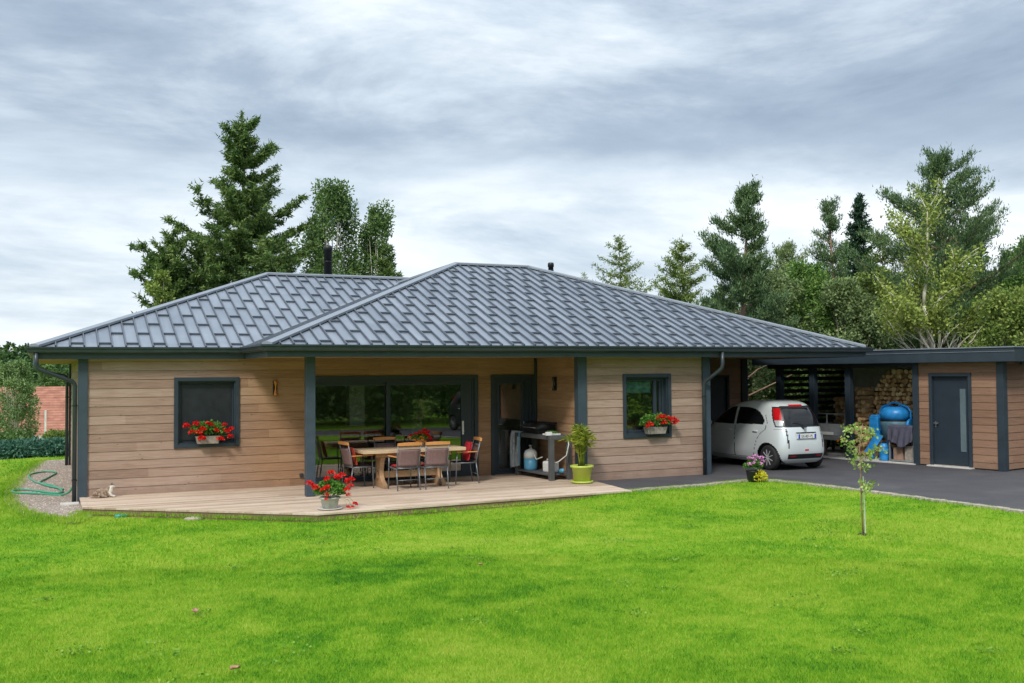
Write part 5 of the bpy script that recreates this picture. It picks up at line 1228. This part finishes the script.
def cat_mat():
    m, t, b = newmat('tabby_white_fur'); co = objco(t); x, y, z = sepx(t, co)
    n_ = noise(t, co, 22, 5, .65); w = noise(t, comb(t, mth(t, 'MULTIPLY', x, 3), y, z), 14, 3, .5)
    tab = ramp(t, mth(t, 'ADD', mth(t, 'MULTIPLY', n_, .5), mth(t, 'MULTIPLY', w, .5)), [(.36, (.10, .065, .045)), (.5, (.27, .19, .13)), (.62, (.42, .33, .25))])
    wf = mth(t, 'ADD', mth(t, 'ADD', x, mth(t, 'MULTIPLY', mth(t, 'SUBTRACT', n_, .5), .08)), mth(t, 'MULTIPLY', mth(t, 'SUBTRACT', .12, z), .15))
    c = mixc(t, ramp(t, wf, [(.052, 0.0), (.075, 1.0)]), tab, (.72, .67, .58)); top = mth(t, 'MULTIPLY', ramp(t, z, [(.218, 0.0), (.228, 1.0)]), 1.0)
    setc(t, b, 'Base Color', mixc(t, top, c, (.15, .13, .12))); b.inputs['Roughness'].default_value = .95; bump(t, b, noise(t, co, 130, 3, .6), .6, .01); return m
cat = ct.build('cat', cat_mat(), None, True); rmod = cat.modifiers.new('remesh', 'REMESH'); rmod.mode = 'VOXEL'; rmod.voxel_size = .0065; rmod.use_smooth_shade = True
cat.modifiers.new('smooth', 'SMOOTH').iterations = 3
cat.location = (.40, -.24, DZ); cat.rotation_euler = (0, 0, R(-12)); tag(cat, 'brown tabby and white cat resting at the left end of the deck', 'cat')
for s_ in (-1, 1):
    eb = MB().lathe([(.001, -.007), (.006, 0), (.001, .007)], (.152, s_ * .018, .213), 10); eb.build('eye', M['black'], cat, True)

# ------------------------------------------------------------------ trees
def seg_leaves(segs, n, jit, lmin, lmax, wd, along=.5, up=0.0, out=None, rnd=.7, quad=False, name='crown', m=None, parent=None):
    A = np.array([tuple(a) for a, b in segs]); B = np.array([tuple(b) for a, b in segs]); Ls = np.linalg.norm(B - A, axis=1); p = Ls / Ls.sum()
    i = rng.choice(len(segs), n, p=p); t = rng.uniform(0, 1, (n, 1)); D = unit(B - A)[i]
    C = A[i] * (1 - t) + B[i] * t + rng.normal(size=(n, 3)) * jit
    Dv = D * along + rng.normal(size=(n, 3)) * rnd; Dv[:, 2] += up
    return leaves(name, C, Dv, rng.uniform(lmin, lmax, n), wd * rng.uniform(.7, 1.3, n), m, parent, quad)
def trunk_mesh(name, paths, m, parent):
    b = MB()
    for P, r in paths: b.tube(P, r, 7)
    return b.build(name, m, parent, True)
def conifer(name, label, loc, H, Rfun, m, bark, z0=.1, whorl=.42, nb=6, tilt=lambda f: .35 * f - .15, sag=.25, n=26000, leaf=(.10, .20), wd=.05, group=None, jit=.05, tr=.14, gaps=0.0, sub=.38, up=0., lean=(0, 0), seed=0, inner=1):
    rr = random.Random(seed + 5); t = thing(name, label, name.replace('_', ' ').split(' ')[-1] if False else 'tree', loc, 0, group)
    def ax(z): return Vector((lean[0] * z / H + .12 * math.sin(z * .5 + seed), lean[1] * z / H + .1 * math.sin(z * .4 + seed * 2), z))
    tp_ = [(ax(z)) for z in np.linspace(-.3, H, 14)]; paths = [(tp_, [tr * (1 - .93 * i / 13) for i in range(14)])]; segs = []
    z = H * z0
    while z < H * .985:
        f = z / H; k = max(3, int(nb * (1.1 - .4 * f))); off = rr.uniform(0, 6.28)
        for q in range(k):
            if rr.random() < gaps: continue
            az = off + q * 2 * math.pi / k + rr.uniform(-.35, .35); L = Rfun(f, az) * rr.uniform(.5, 1.2)
            if L < .1: L = .1
            base = ax(z + rr.uniform(-.15, .15)); el = tilt(f) + rr.uniform(-.15, .15); pts = []
            for u in np.linspace(0, 1, 6): pts.append(base + Vector((math.cos(az) * L * u, math.sin(az) * L * u, L * (math.sin(el) * u - sag * math.sin(u * math.pi * .85) * .6 + .10 * u * u))))
            r0_ = min(tr * .32, .012 + .018 * L); paths.append((pts, [r0_ * (1 - .85 * i / 5) for i in range(6)]))
            for a_i in range(inner if L > .6 else 0, 5): segs.append((pts[a_i], pts[a_i + 1]))
            for a_i in range(inner if L > .6 else 1, 6):
                u = a_i / 5; Lt = L * sub * (1.05 - u * .75); d = (pts[a_i] - pts[a_i - 1]).normalized(); sdv = d.cross(Vector((0, 0, 1))).normalized()
                for s_ in (-1, 1):
                    e_ = pts[a_i] + (sdv * s_ * .75 + d * .65 + Vector((0, 0, rr.uniform(-.35, .12) + up * .4))) * Lt; segs.append((pts[a_i], e_))
                    if Lt > .35:
                        mid = pts[a_i].lerp(e_, .55); segs.append((mid, mid + (d * .8 + sdv * s_ * .1 + Vector((0, 0, rr.uniform(-.4, 0) + up * .4))) * Lt * .5))
        z += whorl * (1.15 - .55 * f) * rr.uniform(.8, 1.2)
    segs.append((ax(H * .97), ax(H)))
    trunk_mesh('trunk', paths, bark, t); seg_leaves(segs, n, jit, leaf[0], leaf[1], wd, .5, up, rnd=.55, m=m, parent=t)
    return t
def broadleaf(name, label, loc, H, spread, m, bark, n=14000, leaf=(.10, .16), wd=.07, seed=0, z0=.22, levels=4, tr=.12, droop=0.0, upright=.6, group=None, jit=.09, kids=(3, 4), category='tree', leafz=0, start=2, stems=1, rnd=.9):
    rr = random.Random(seed); t = thing(name, label, category, loc, 0, group); paths = []; segs = []
    def grow(p, d, L, r, lv, lead=True):
        pts = [p]; dd_ = d.copy()
        for i in range(4):
            dd_ = (dd_ + Vector((rr.gauss(0, .13), rr.gauss(0, .13), rr.gauss(0, .07) + (.08 if lead or lv < 2 else -droop * .35)))).normalized(); pts.append(pts[-1] + dd_ * L / 4)
        paths.append((pts, [r * (1 - .5 * i / 4) for i in range(5)]))
        if lv >= start: segs.extend(zip(pts, pts[1:]))
        if lv < levels:
            k = rr.randint(*kids)
            for q in range(k):
                u = rr.uniform(.35, 1) if q else 1; i = min(3, int(u * 4)); b = pts[i].lerp(pts[i + 1], u * 4 - i)
                az = rr.uniform(0, 6.28) ; nd = (dd_ * upright + Vector((math.cos(az), math.sin(az), rr.uniform(-.1, .35))) * spread * (.25 if q == 0 and lv < 3 else 1)).normalized()
                grow(b, nd, L * (rr.uniform(.72, .85) if q == 0 else rr.uniform(.5, .72)), r * (.62 if q == 0 else .45), lv + 1, lead and q == 0)
    for s_ in range(stems):
        d0 = Vector((rr.uniform(-.35, .35), rr.uniform(-.35, .35), 1)).normalized() if stems > 1 else Vector((rr.uniform(-.06, .06), rr.uniform(-.06, .06), 1)).normalized()
        grow(Vector((0, 0, -.2)), d0, H * (.30 + z0 * .5), tr, 0)
    top = max(b.z for a, b in segs); k_ = H / top
    paths = [([p * 1.0 if False else Vector((p.x * k_, p.y * k_, p.z * k_)) for p in P], r) for P, r in paths]; segs = [(a * k_, b * k_) for a, b in segs]
    segs = [q for q in segs if q[1].z > leafz * H] or segs
    trunk_mesh('trunk', paths, bark, t); seg_leaves(segs, n, jit, leaf[0], leaf[1], wd, .3, -droop * .5, rnd=rnd, quad=True, m=m, parent=t); return t
def bush(name, label, loc, H, w, m, seed, n=16000, leaf=(.07, .13), wd=.065, category='bush', bark=None, lobes=44, base=.0, group=None, sr=.03, taper=0, droop=0):
    r_ = np.random.default_rng(seed); t = thing(name, label, category, loc, 0, group); C_, D_ = [], []; tk = MB(); per = n // lobes
    for i in range(lobes):
        f = (i + .5) / lobes; f = base + (1 - base) * f; rad = w * math.sqrt(max(.02, 1 - (max(0, f - .35) / .68) ** 2)) * r_.uniform(.35, .9) * (1 - taper * f); az = r_.uniform(0, 6.28); lr = r_.uniform(.16, .30) * w * 1.15 * (1.15 - .45 * f)
        c = np.array([rad * math.cos(az), rad * math.sin(az), min(f * H, H - lr * .9)]); P = (np.clip(r_.normal(size=(per, 3)), -1.5, 1.5) * .5 + unit(r_.normal(size=(per, 3))) * .35) * np.array([lr, lr, lr * r_.uniform(.8, 1.25)])
        P[:, 2] *= 1 + droop; C_.append(P + c); D_.append(P + r_.normal(size=(per, 3)) * lr * .6 - np.array([0, 0, droop * lr * .5])); tk.tube([(0, 0, -.2), (c[0] * .3, c[1] * .3, c[2] * .5), tuple(c)], [sr, sr * .6, sr * .25], 5)
    tk.build('trunk', bark or M['bark_grey'], t, True)
    C_ = np.concatenate(C_); C_[:, 2] = np.maximum(C_[:, 2], .03); leaves('crown', C_, np.concatenate(D_), r_.uniform(leaf[0], leaf[1], len(C_)), wd, m, t, quad=True); return t
M['fir'] = foliage_mat('fir_needles', (.035, .08, .028), (.095, .175, .045), (.22, .30, .08), .8)
M['fircone'] = plain('fir_cones', (.38, .20, .06), .8, 0, .3, 9)
M['larch'] = foliage_mat('larch_needles', (.055, .11, .03), (.14, .22, .05), (.30, .37, .09), .8)
M['pine'] = foliage_mat('pine_needles', (.035, .08, .04), (.095, .17, .07), (.21, .31, .12), .8)
M['pine_blue'] = foliage_mat('blue_pine_needles', (.08, .135, .055), (.18, .26, .10), (.32, .40, .16), .8)
M['spruce'] = foliage_mat('spruce_needles', (.008, .03, .016), (.02, .06, .03), (.05, .11, .045), .8)
M['birchlight'] = foliage_mat('young_birch_leaves', (.09, .16, .06), (.19, .29, .10), (.32, .43, .18), .8)
M['birch'] = foliage_mat('birch_leaves', (.04, .10, .03), (.10, .19, .05), (.21, .31, .10), .8)
M['yellowgreen'] = foliage_mat('yellow_green_leaves', (.08, .14, .03), (.19, .28, .055), (.36, .42, .11), .8)
M['aspen'] = foliage_mat('ash_leaves', (.12, .18, .03), (.25, .33, .06), (.42, .48, .12), .9)
M['bush'] = foliage_mat('bush_leaves', (.045, .11, .025), (.12, .24, .05), (.25, .38, .09), .9)
M['hedge'] = foliage_mat('juniper_hedge', (.03, .10, .075), (.07, .19, .13), (.15, .30, .21), .9)
def px_dir(u): a = YAW + math.atan((u - 512) / 1003.5); return math.sin(a), math.cos(a)
def at(az_u, D, z=None):   # azimuth expressed as tangent offset from the view axis, distance from the terrace viewpoint
    sx, cy = px_dir(az_u); x, y = -.64 + D * sx, -20.69 + D * cy; return (x, y, float(gz(x, y)) if z is None else z)
def top_h(v, D, loc):      # height of a tree whose top is seen (366 - v)/1003.5 above the horizon
    return 2.3 + D * (366 - v) / 1003.5 - loc[2]

# great fir behind the left roof: slim spire over a broad tangled base
l = at(240, 38); H_ = top_h(112, 38, l)
def fir_r(f, az):
    w = 5.0 * (1 - f) ** .98 + .22
    if f < .55: w *= 1.05
    w = min(w, 2.9)
    if .46 < f < .60 and math.cos(az - math.pi * 1.07) > .55: w *= 1.12     # long limb swinging out to the west
    if .42 < f < .60 and math.cos(az) > .7: w *= 1.05
    return w
ft = conifer('fir_tree', 'tall dark fir with slim spire and broad tangled base behind the left roof', l, H_, fir_r, M['fir'], M['bark_dark'], z0=.12, whorl=.72, nb=8, tilt=lambda f: .30 + .1 * f, sag=.16, n=125000, leaf=(.10, .21), wd=.06, jit=.06, tr=.24, gaps=.16, seed=3)
l = at(172, 36); conifer('fir_tree', 'lower bushy fir at the left foot of the tall fir', l, top_h(232, 36, l), lambda f, az: 1.5 * (1 - f * .6) * (1 if f < .93 else .5), M['fir'], M['bark_dark'], z0=.15, nb=7, tilt=lambda f: .3 + .4 * f, n=26000, leaf=(.10, .21), wd=.06, tr=.16, gaps=.1, seed=9)
l = at(208, 36.5); conifer('fir_tree', 'middle fir filling the space between the tall fir and its left neighbour', l, top_h(236, 36.5, l), lambda f, az: 2.2 * (1 - f * .75), M['fir'], M['bark_dark'], z0=.15, nb=8, tilt=lambda f: .3 + .3 * f, n=30000, leaf=(.10, .21), wd=.06, tr=.16, gaps=.08, seed=19)
l = at(272, 35.5); conifer('fir_tree', 'broad brownish-green fir low against the ridge of the left roof', l, top_h(232, 35.5, l), lambda f, az: 2.9 * (1 - f * .8), M['fir'], M['bark_dark'], z0=.15, nb=8, tilt=lambda f: .25 + .3 * f, n=30000, leaf=(.10, .21), wd=.06, tr=.16, gaps=.08, seed=12)
l = at(160, 34.5); bush('leafy_bush', 'yellow-green bush at the left edge of the tall fir', l, top_h(268, 34.5, l), .75, M['yellowgreen'], 4, n=9000)
l = at(332, 42); bush('birch_tree', 'full airy birch standing behind the chimney', l, top_h(180, 42, l), 2.0, M['birch'], 24, n=30000, leaf=(.09, .16), wd=.07, category='tree', bark=M['bark_pale'], lobes=75, base=.2, sr=.045, taper=.25, droop=.45)
l = at(379, 43); bush('birch_tree', 'second thinner birch between the chimney and the main ridge', l, top_h(200, 43, l), 1.5, M['birch'], 9, n=15000, leaf=(.09, .16), wd=.07, category='tree', bark=M['bark_pale'], lobes=50, base=.3, sr=.03, taper=.3, droop=.5)
l = at(388, 41); conifer('fir_tree', 'short dark fir beside the birch, just left of the main ridge', l, top_h(236, 41, l), lambda f, az: 1.9 * (1 - f * .85), M['fir'], M['bark_dark'], z0=.1, nb=6, tilt=lambda f: .5, n=14000, leaf=(.12, .22), wd=.065, tr=.12, seed=15)
# right of the ridge
def larch(u, v, D, r, lab, seed, n=11000):
    l = at(u, D); conifer('larch_tree', lab, l, top_h(v, D, l), lambda f, az: r * 1.95 * (1 - f) ** .95 + .12, M['larch'], M['bark_grey'], z0=.1, whorl=.42, nb=6, tilt=lambda f: .18 + .3 * f, sag=.10, n=int(n * 2.2), leaf=(.09, .18), wd=.045, jit=.06, tr=.11, gaps=.12, seed=seed)
larch(622, 230, 45, 2.0, 'airy larch with open branches, first tree right of the flue', 31)
larch(684, 235, 42, 2.0, 'fuller yellowish larch between the airy larch and the tall pine', 32, 15000)
larch(586, 266, 60, 1.1, 'tiny distant larch tip beside the flue', 33, 3000)
larch(718, 285, 37, 1.5, 'low yellow-green larch in front of the tall pine', 36, 9000)
def pine(u, v, D, r, lab, seed, m='pine', n=16000, z0=.3, gaps=.22, fun=None):
    l = at(u, D); fn = fun or (lambda f, az: r * 1.1 * (1.06 - f) ** .7 * (.65 + .6 * abs(math.sin(az * 1.5 + f * 9))))
    return conifer('pine_tree', lab, l, top_h(v, D, l) * .97, fn, M[m], M['bark_pine'], z0=z0, whorl=.46, nb=7, tilt=lambda f: .22 + .45 * f, sag=.10, n=int(n * 1.7), leaf=(.08, .15), wd=.034, jit=.075, tr=.15, gaps=gaps, sub=.46, up=.85, seed=seed, inner=2)
pt_ = pine(748, 182, 31, 1.7, 'tall open pine with pinkish bare trunk seen through the carport and upturned tufts', 41, n=21000, z0=.40, gaps=.30)
tk = MB(); tk.tube([(0, 0, 2.15), (.3, -.1, 2.4), (.8, -.3, 2.62)], [.03, .022, .01], 6); tk.build('dead_branch', M['bark_pine'], pt_, True)
tk = MB(); tk.tube([(0, 0, 1.6), (.5, -.2, 1.85), (1.3, -.6, 2.28)], [.035, .025, .01], 6); tk.build('dead_branch', M['bark_pine'], pt_, True)
pine(785, 238, 36, 1.6, 'pale bushy pine filling the space right of the tall open pine', 42, 'pine_blue', 18000, .12, .05)
pine(833, 196, 40, 1.25, 'narrow pine with a bare-looking pointed top left of the dark spruce', 43, n=12000, z0=.2)
l = at(862, 44); conifer('spruce_tree', 'narrow very dark spruce between the narrow pine and the big pine', l, top_h(199, 44, l), lambda f, az: 1.35 * (1 - f) ** .7 + .05, M['spruce'], M['bark_dark'], z0=.1, whorl=.34, nb=8, tilt=lambda f: .05 + .3 * f, sag=.1, n=24000, leaf=(.10, .2), wd=.07, tr=.15, seed=51)
larch(886, 236, 37, 1.5, 'yellowing larch right of the dark spruce', 52, 9000)
big = lambda f, az: 4.4 * (1.04 - f) ** .85 * (.72 + .5 * abs(math.sin(az * 1.5 + f * 7)))
pine(942, 159, 35, 3.2, 'large broad dark pine towering behind the shed', 61, n=46000, z0=.22, gaps=.12, fun=big)
l = at(938, 31); broadleaf('ash_tree', 'pale-barked tree with bare lower limbs in front of the large pine', l, top_h(196, 31, l), .64, M['aspen'], M['bark_pale'], n=11500, leaf=(.07, .12), wd=.06, seed=73, upright=1.0, levels=4, kids=(3, 4), start=3, tr=.15, z0=.1, jit=.10, leafz=.46)
for (u, v, D, sp_, mk, lab, sd0, n_) in ((806, 262, 34, .8, 'bush', 'mid green leafy tree above the carport roof', 81, 11000), (768, 268, 33, .8, 'pine_blue', 'grey-green bushy tree above the right end of the main roof', 82, 11000), (846, 280, 33, .8, 'pine_blue', 'grey-green leafy tree where the main roof meets the flat roof', 83, 11000),
        (900, 300, 34, .8, 'bush', 'dark leafy bush low behind the wood store roof', 84, 9000), (872, 268, 35, .7, 'yellowgreen', 'golden-green young tree below the dark spruce', 85, 8000), (1012, 296, 30, .8, 'yellowgreen', 'yellow-green bush rising behind the right end of the shed', 86, 9000),
        (985, 305, 33, .8, 'bush', 'green bush behind the shed roof under the large pine', 87, 9000), (1030, 250, 40, .7, 'bush', 'tree at the right edge of the picture behind the shed', 88, 9000), (728, 300, 35, .8, 'bush', 'small green tree peeping over the roof right of the larches', 89, 7000)):
    l = at(u, D); bush('leafy_tree', lab, l, top_h(v, D, l), 1.9 * sp_, M[mk], sd0, n=n_ * 2, category='tree', lobes=56)
for i, (u, v, D, mk, lab) in enumerate(((766, 346, 34, 'bush', 'green shrub seen through the open carport right of the trunk'), (741, 352, 35, 'larch', 'shrub seen through the carport left of the pine trunk'), (800, 350, 33, 'bush', 'shrub seen through the left half of the slatted screen'), (835, 350, 34, 'yellowgreen', 'light green shrub seen through the right half of the slatted screen'), (783, 340, 38, 'pine_blue', 'tall grey-green shrub behind the carport shrubs'))):
    l = at(u, D); bush('shrub', lab, l, max(2.6, top_h(v, D, l)), 1.7, M[mk], 100 + i, n=14000, category='shrub', lobes=40)

# left gap: birch, bushes, hedge, neighbour with red roof, wood on the slope
l = at(14, 40); bush('birch_tree', 'young birch with pale trunk left of the red roof', l, top_h(352, 40, l), .95, M['birchlight'], 131, n=11000, leaf=(.06, .11), wd=.05, category='tree', bark=M['bark_pale'], lobes=60, base=.15, sr=.018)
l = at(8, 37); bush('shrub', 'dark green shrub at the foot of the young birch', l, top_h(416, 37, l), .9, M['birch'], 132, n=7000, category='shrub')
l = at(57, 39); bush('shrub', 'bright yellow-green shrub in front of the red roof', l, top_h(416, 39, l), .62, M['yellowgreen'], 133, n=8000, leaf=(.06, .10), wd=.05, category='shrub')
hl = [at(u, 33 + .02 * (u - 30)) for u in np.linspace(-60, 100, 12)]
for i, u in enumerate(np.linspace(-62, 56, 7)):
    l = at(u, 33.6 + .35 * (i % 2)); hb = thing('hedge_shrub', 'low blue-green juniper in the hedge beyond the lawn', 'shrub', l, 0, 'junipers in the low hedge')
    n_ = 5200; P = unit(rng.normal(size=(n_, 3))) * rng.uniform(.75, 1.0, (n_, 1)) * np.array([.62, .55, 1.0]) * (1 + .1 * rng.normal(size=(n_, 1))); P[:, 2] = np.abs(P[:, 2]) * .44
    leaves('crown', P, P * np.array([1, 1, .3]) + rng.normal(size=(n_, 3)) * .3, .15, .06, M['hedge'], hb, quad=True)
    MB().tube([(0, 0, -.1), (.05, 0, .2), (0, .05, .35)], [.03, .02, .01], 6).build('trunk', M['bark_grey'], hb)
nb_x, nb_y, _ = at(-6, 52); nbz = float(gz(nb_x, nb_y))
nb = thing('neighbour_house', 'neighbouring house with a red tiled roof beyond the hedge', 'house', (nb_x - 1.2, nb_y, nbz), R(-8))
MB().span((-2.8, 0, 0), (4.6, 8, 2.34)).build('wall', M['white'], nb)
rr_ = MB(); rr_.add([(-3.2, -.5, 2.35), (5.1, -.5, 2.35), (5.1, 4, 5.15), (-3.2, 4, 5.15), (-3.2, 8.5, 2.35), (5.1, 8.5, 2.35), (-3.2, -.5, 2.25), (5.1, -.5, 2.25), (5.1, 8.5, 2.25), (-3.2, 8.5, 2.25)], [(0, 1, 2, 3), (3, 2, 5, 4), (6, 7, 1, 0), (7, 8, 5, 2, 1), (9, 6, 0, 3, 4), (6, 9, 8, 7), (8, 9, 4, 5)]); rr_.build('roof', M['rooftile'], nb)
for x in (-1.2, 2.2):
    w_ = MB().span((x - .5, -.03, .9), (x + .5, .0, 2.0)).build('window', M['whitepaint'], nb); MB().span((x - .42, -.05, .98), (x + .42, -.035, 1.92)).build('pane', M['carglass'], w_)
pg = thing('pergola', 'white wooden pergola frame standing in front of the red roof', 'pergola', (at(36, 44)[0], at(36, 44)[1], float(gz(*at(36, 44)[:2]))), 0)
q_ = 2.3 - 44 * (440 - 366) / 1003.5 - pg.location.z
for a, b in (((-.25, 0, 0), (-.25, 0, q_ + .9)), ((.15, 0, 0), (.15, 0, q_ + .75)), ((.35, .3, 0), (.35, .3, q_ + 1.9))): MB().bar(a, b, .07, .07).build('post', M['whitepaint'], pg)
MB().bar((-.45, 0, q_ + 1.25), (.0, 0, q_ + .85), .07, .07).bar((.0, 0, q_ + .82), (.45, 0, q_ + .88), .07, .07).build('brace', M['whitepaint'], pg)

# woods: distant trees all round, one mass
def wood(name, label, spots, m, seed):
    r_ = np.random.default_rng(seed); Cs, Ds, Ln = [], [], []
    for (x, y, h, w, n) in spots:
        f = r_.uniform(0.02, 1, n) ** .85; az = r_.uniform(0, 6.283, n); rad = w * (1 - f) ** .75 * r_.uniform(.35, 1.05, n) * (1 + .25 * np.sin(f * 30 + az)) + .06
        P = np.stack([x + rad * np.cos(az), y + rad * np.sin(az), float(gz(x, y)) + f * h], 1); Cs.append(P)
        Ds.append(np.stack([np.cos(az), np.sin(az), r_.uniform(-.5, .8, n)], 1) + r_.normal(size=(n, 3)) * .3); Ln.append(np.full(n, h * .036) * r_.uniform(.6, 1.3, n))
    L_ = np.concatenate(Ln); o = leaves(name, np.concatenate(Cs), np.concatenate(Ds), L_, L_ * .55, m, None, quad=True); tag(o, label, 'woodland', kind='stuff'); return o
M['wood'] = foliage_mat('distant_wood', (.03, .08, .03), (.075, .16, .045), (.17, .27, .07), .25)
sp_ = []
for i in range(230):       # slope beyond the neighbour, seen in the left gap
    u = random.uniform(-220, 110); D = random.uniform(60, 100); x, y, _ = at(u, D); g_ = float(gz(x, y)); sp_.append((x, y, 2.3 + D * (366 - (random.uniform(334, 352) if D > 78 else random.uniform(350, 372))) / 1003.5 - g_, random.uniform(1.6, 3.0), 1300))
wood('far_wood', 'mixed dark conifer wood on the slope beyond the red-roofed house', sp_, M['wood'], 3)
sp_ = []
for i in range(150):
    a = random.uniform(0, 2 * math.pi); D = random.uniform(75, 120); x, y = -.64 + D * math.sin(a), -20.7 + D * math.cos(a)
    da = (a - YAW + math.pi) % (2 * math.pi) - math.pi
    h_ = random.uniform(7, 10) if abs(da) < .62 else random.uniform(9, 17)
    if -.62 < da < -.36: continue
    if abs(da) < .62: h_ = 2.3 + D * (366 - random.uniform(318, 340)) / 1003.5 - float(gz(x, y))
    sp_.append((x, y, h_, random.uniform(2.0, 4.5), 1300))
for i in range(46):       # nearer trees behind the viewpoint: what the panes mirror
    x = random.uniform(-25, 60); y = random.uniform(-62, -36); sp_.append((x, y, random.uniform(8, 15), random.uniform(2.5, 4.5), 1600))
for i in range(30):
    x = random.uniform(34, 60); y = random.uniform(-35, 30); sp_.append((x, y, random.uniform(7, 10), random.uniform(2.5, 4.0), 2600))
thk = []
for i in range(46): thk.append((random.uniform(2, 34), random.uniform(-30, -23.5), random.uniform(3.5, 9), random.uniform(1.4, 2.6), 2400))
wood('thicket', 'dense roadside thicket mirrored in the terrace doors', thk, M['wood'], 9)
wood('surrounding_wood', 'ring of mixed trees standing far around the garden', sp_, M['wood'], 4)

# sapling on the lawn
l = (10.2, -9.48, float(gz(10.2, -9.48))); sp_t = thing('sapling', 'thin young staked tree with a sparse light green crown on the lawn', 'young tree', l)
tk = MB(); tk.tube([(0, 0, 0), (-.01, .01, .4), (-.03, 0, .9), (-.02, .02, 1.25), (.03, 0, 1.62)], [.012, .011, .010, .008, .004], 7)
sg = []; rs_ = random.Random(5)
for i in range(17):
    z = rs_.uniform(.92, 1.52) if i > 2 else rs_.uniform(.48, .66); az = rs_.uniform(0, 6.28); L = rs_.uniform(.16, .40) * (1.1 if z > .8 else .8); p0 = Vector((-.02, .01, z)); p1 = p0 + Vector((math.cos(az) * L * .6, math.sin(az) * L * .6, L * .45)); p2 = p1 + Vector((math.cos(az) * L * .5, math.sin(az) * L * .5, -.02 + L * rs_.uniform(-.2, .3)))
    tk.tube([p0, p1, p2], [.006, .004, .002], 5); sg += [(p0.lerp(p1, .5), p1), (p1, p2)]
tk.build('trunk', M['bark_pine'], sp_t, True)
M['sapleaf'] = foliage_mat('sapling_leaves', (.12, .22, .03), (.28, .42, .08), (.5, .62, .2), 3, .6, .3)
seg_leaves(sg, 470, .035, .04, .07, .034, .4, 0, rnd=.8, quad=True, name='crown', m=M['sapleaf'], parent=sp_t)
MB().tube([(.03, -.02, -.1), (.0, -.02, .85)], .009, 8).build('stake', plain('pale_stake', (.55, .60, .50), .7), sp_t); MB().lathe([(.08, .0), (.06, .02), (.02, .025)], seg=14).build('soil_ring', M['soil'], sp_t, True)
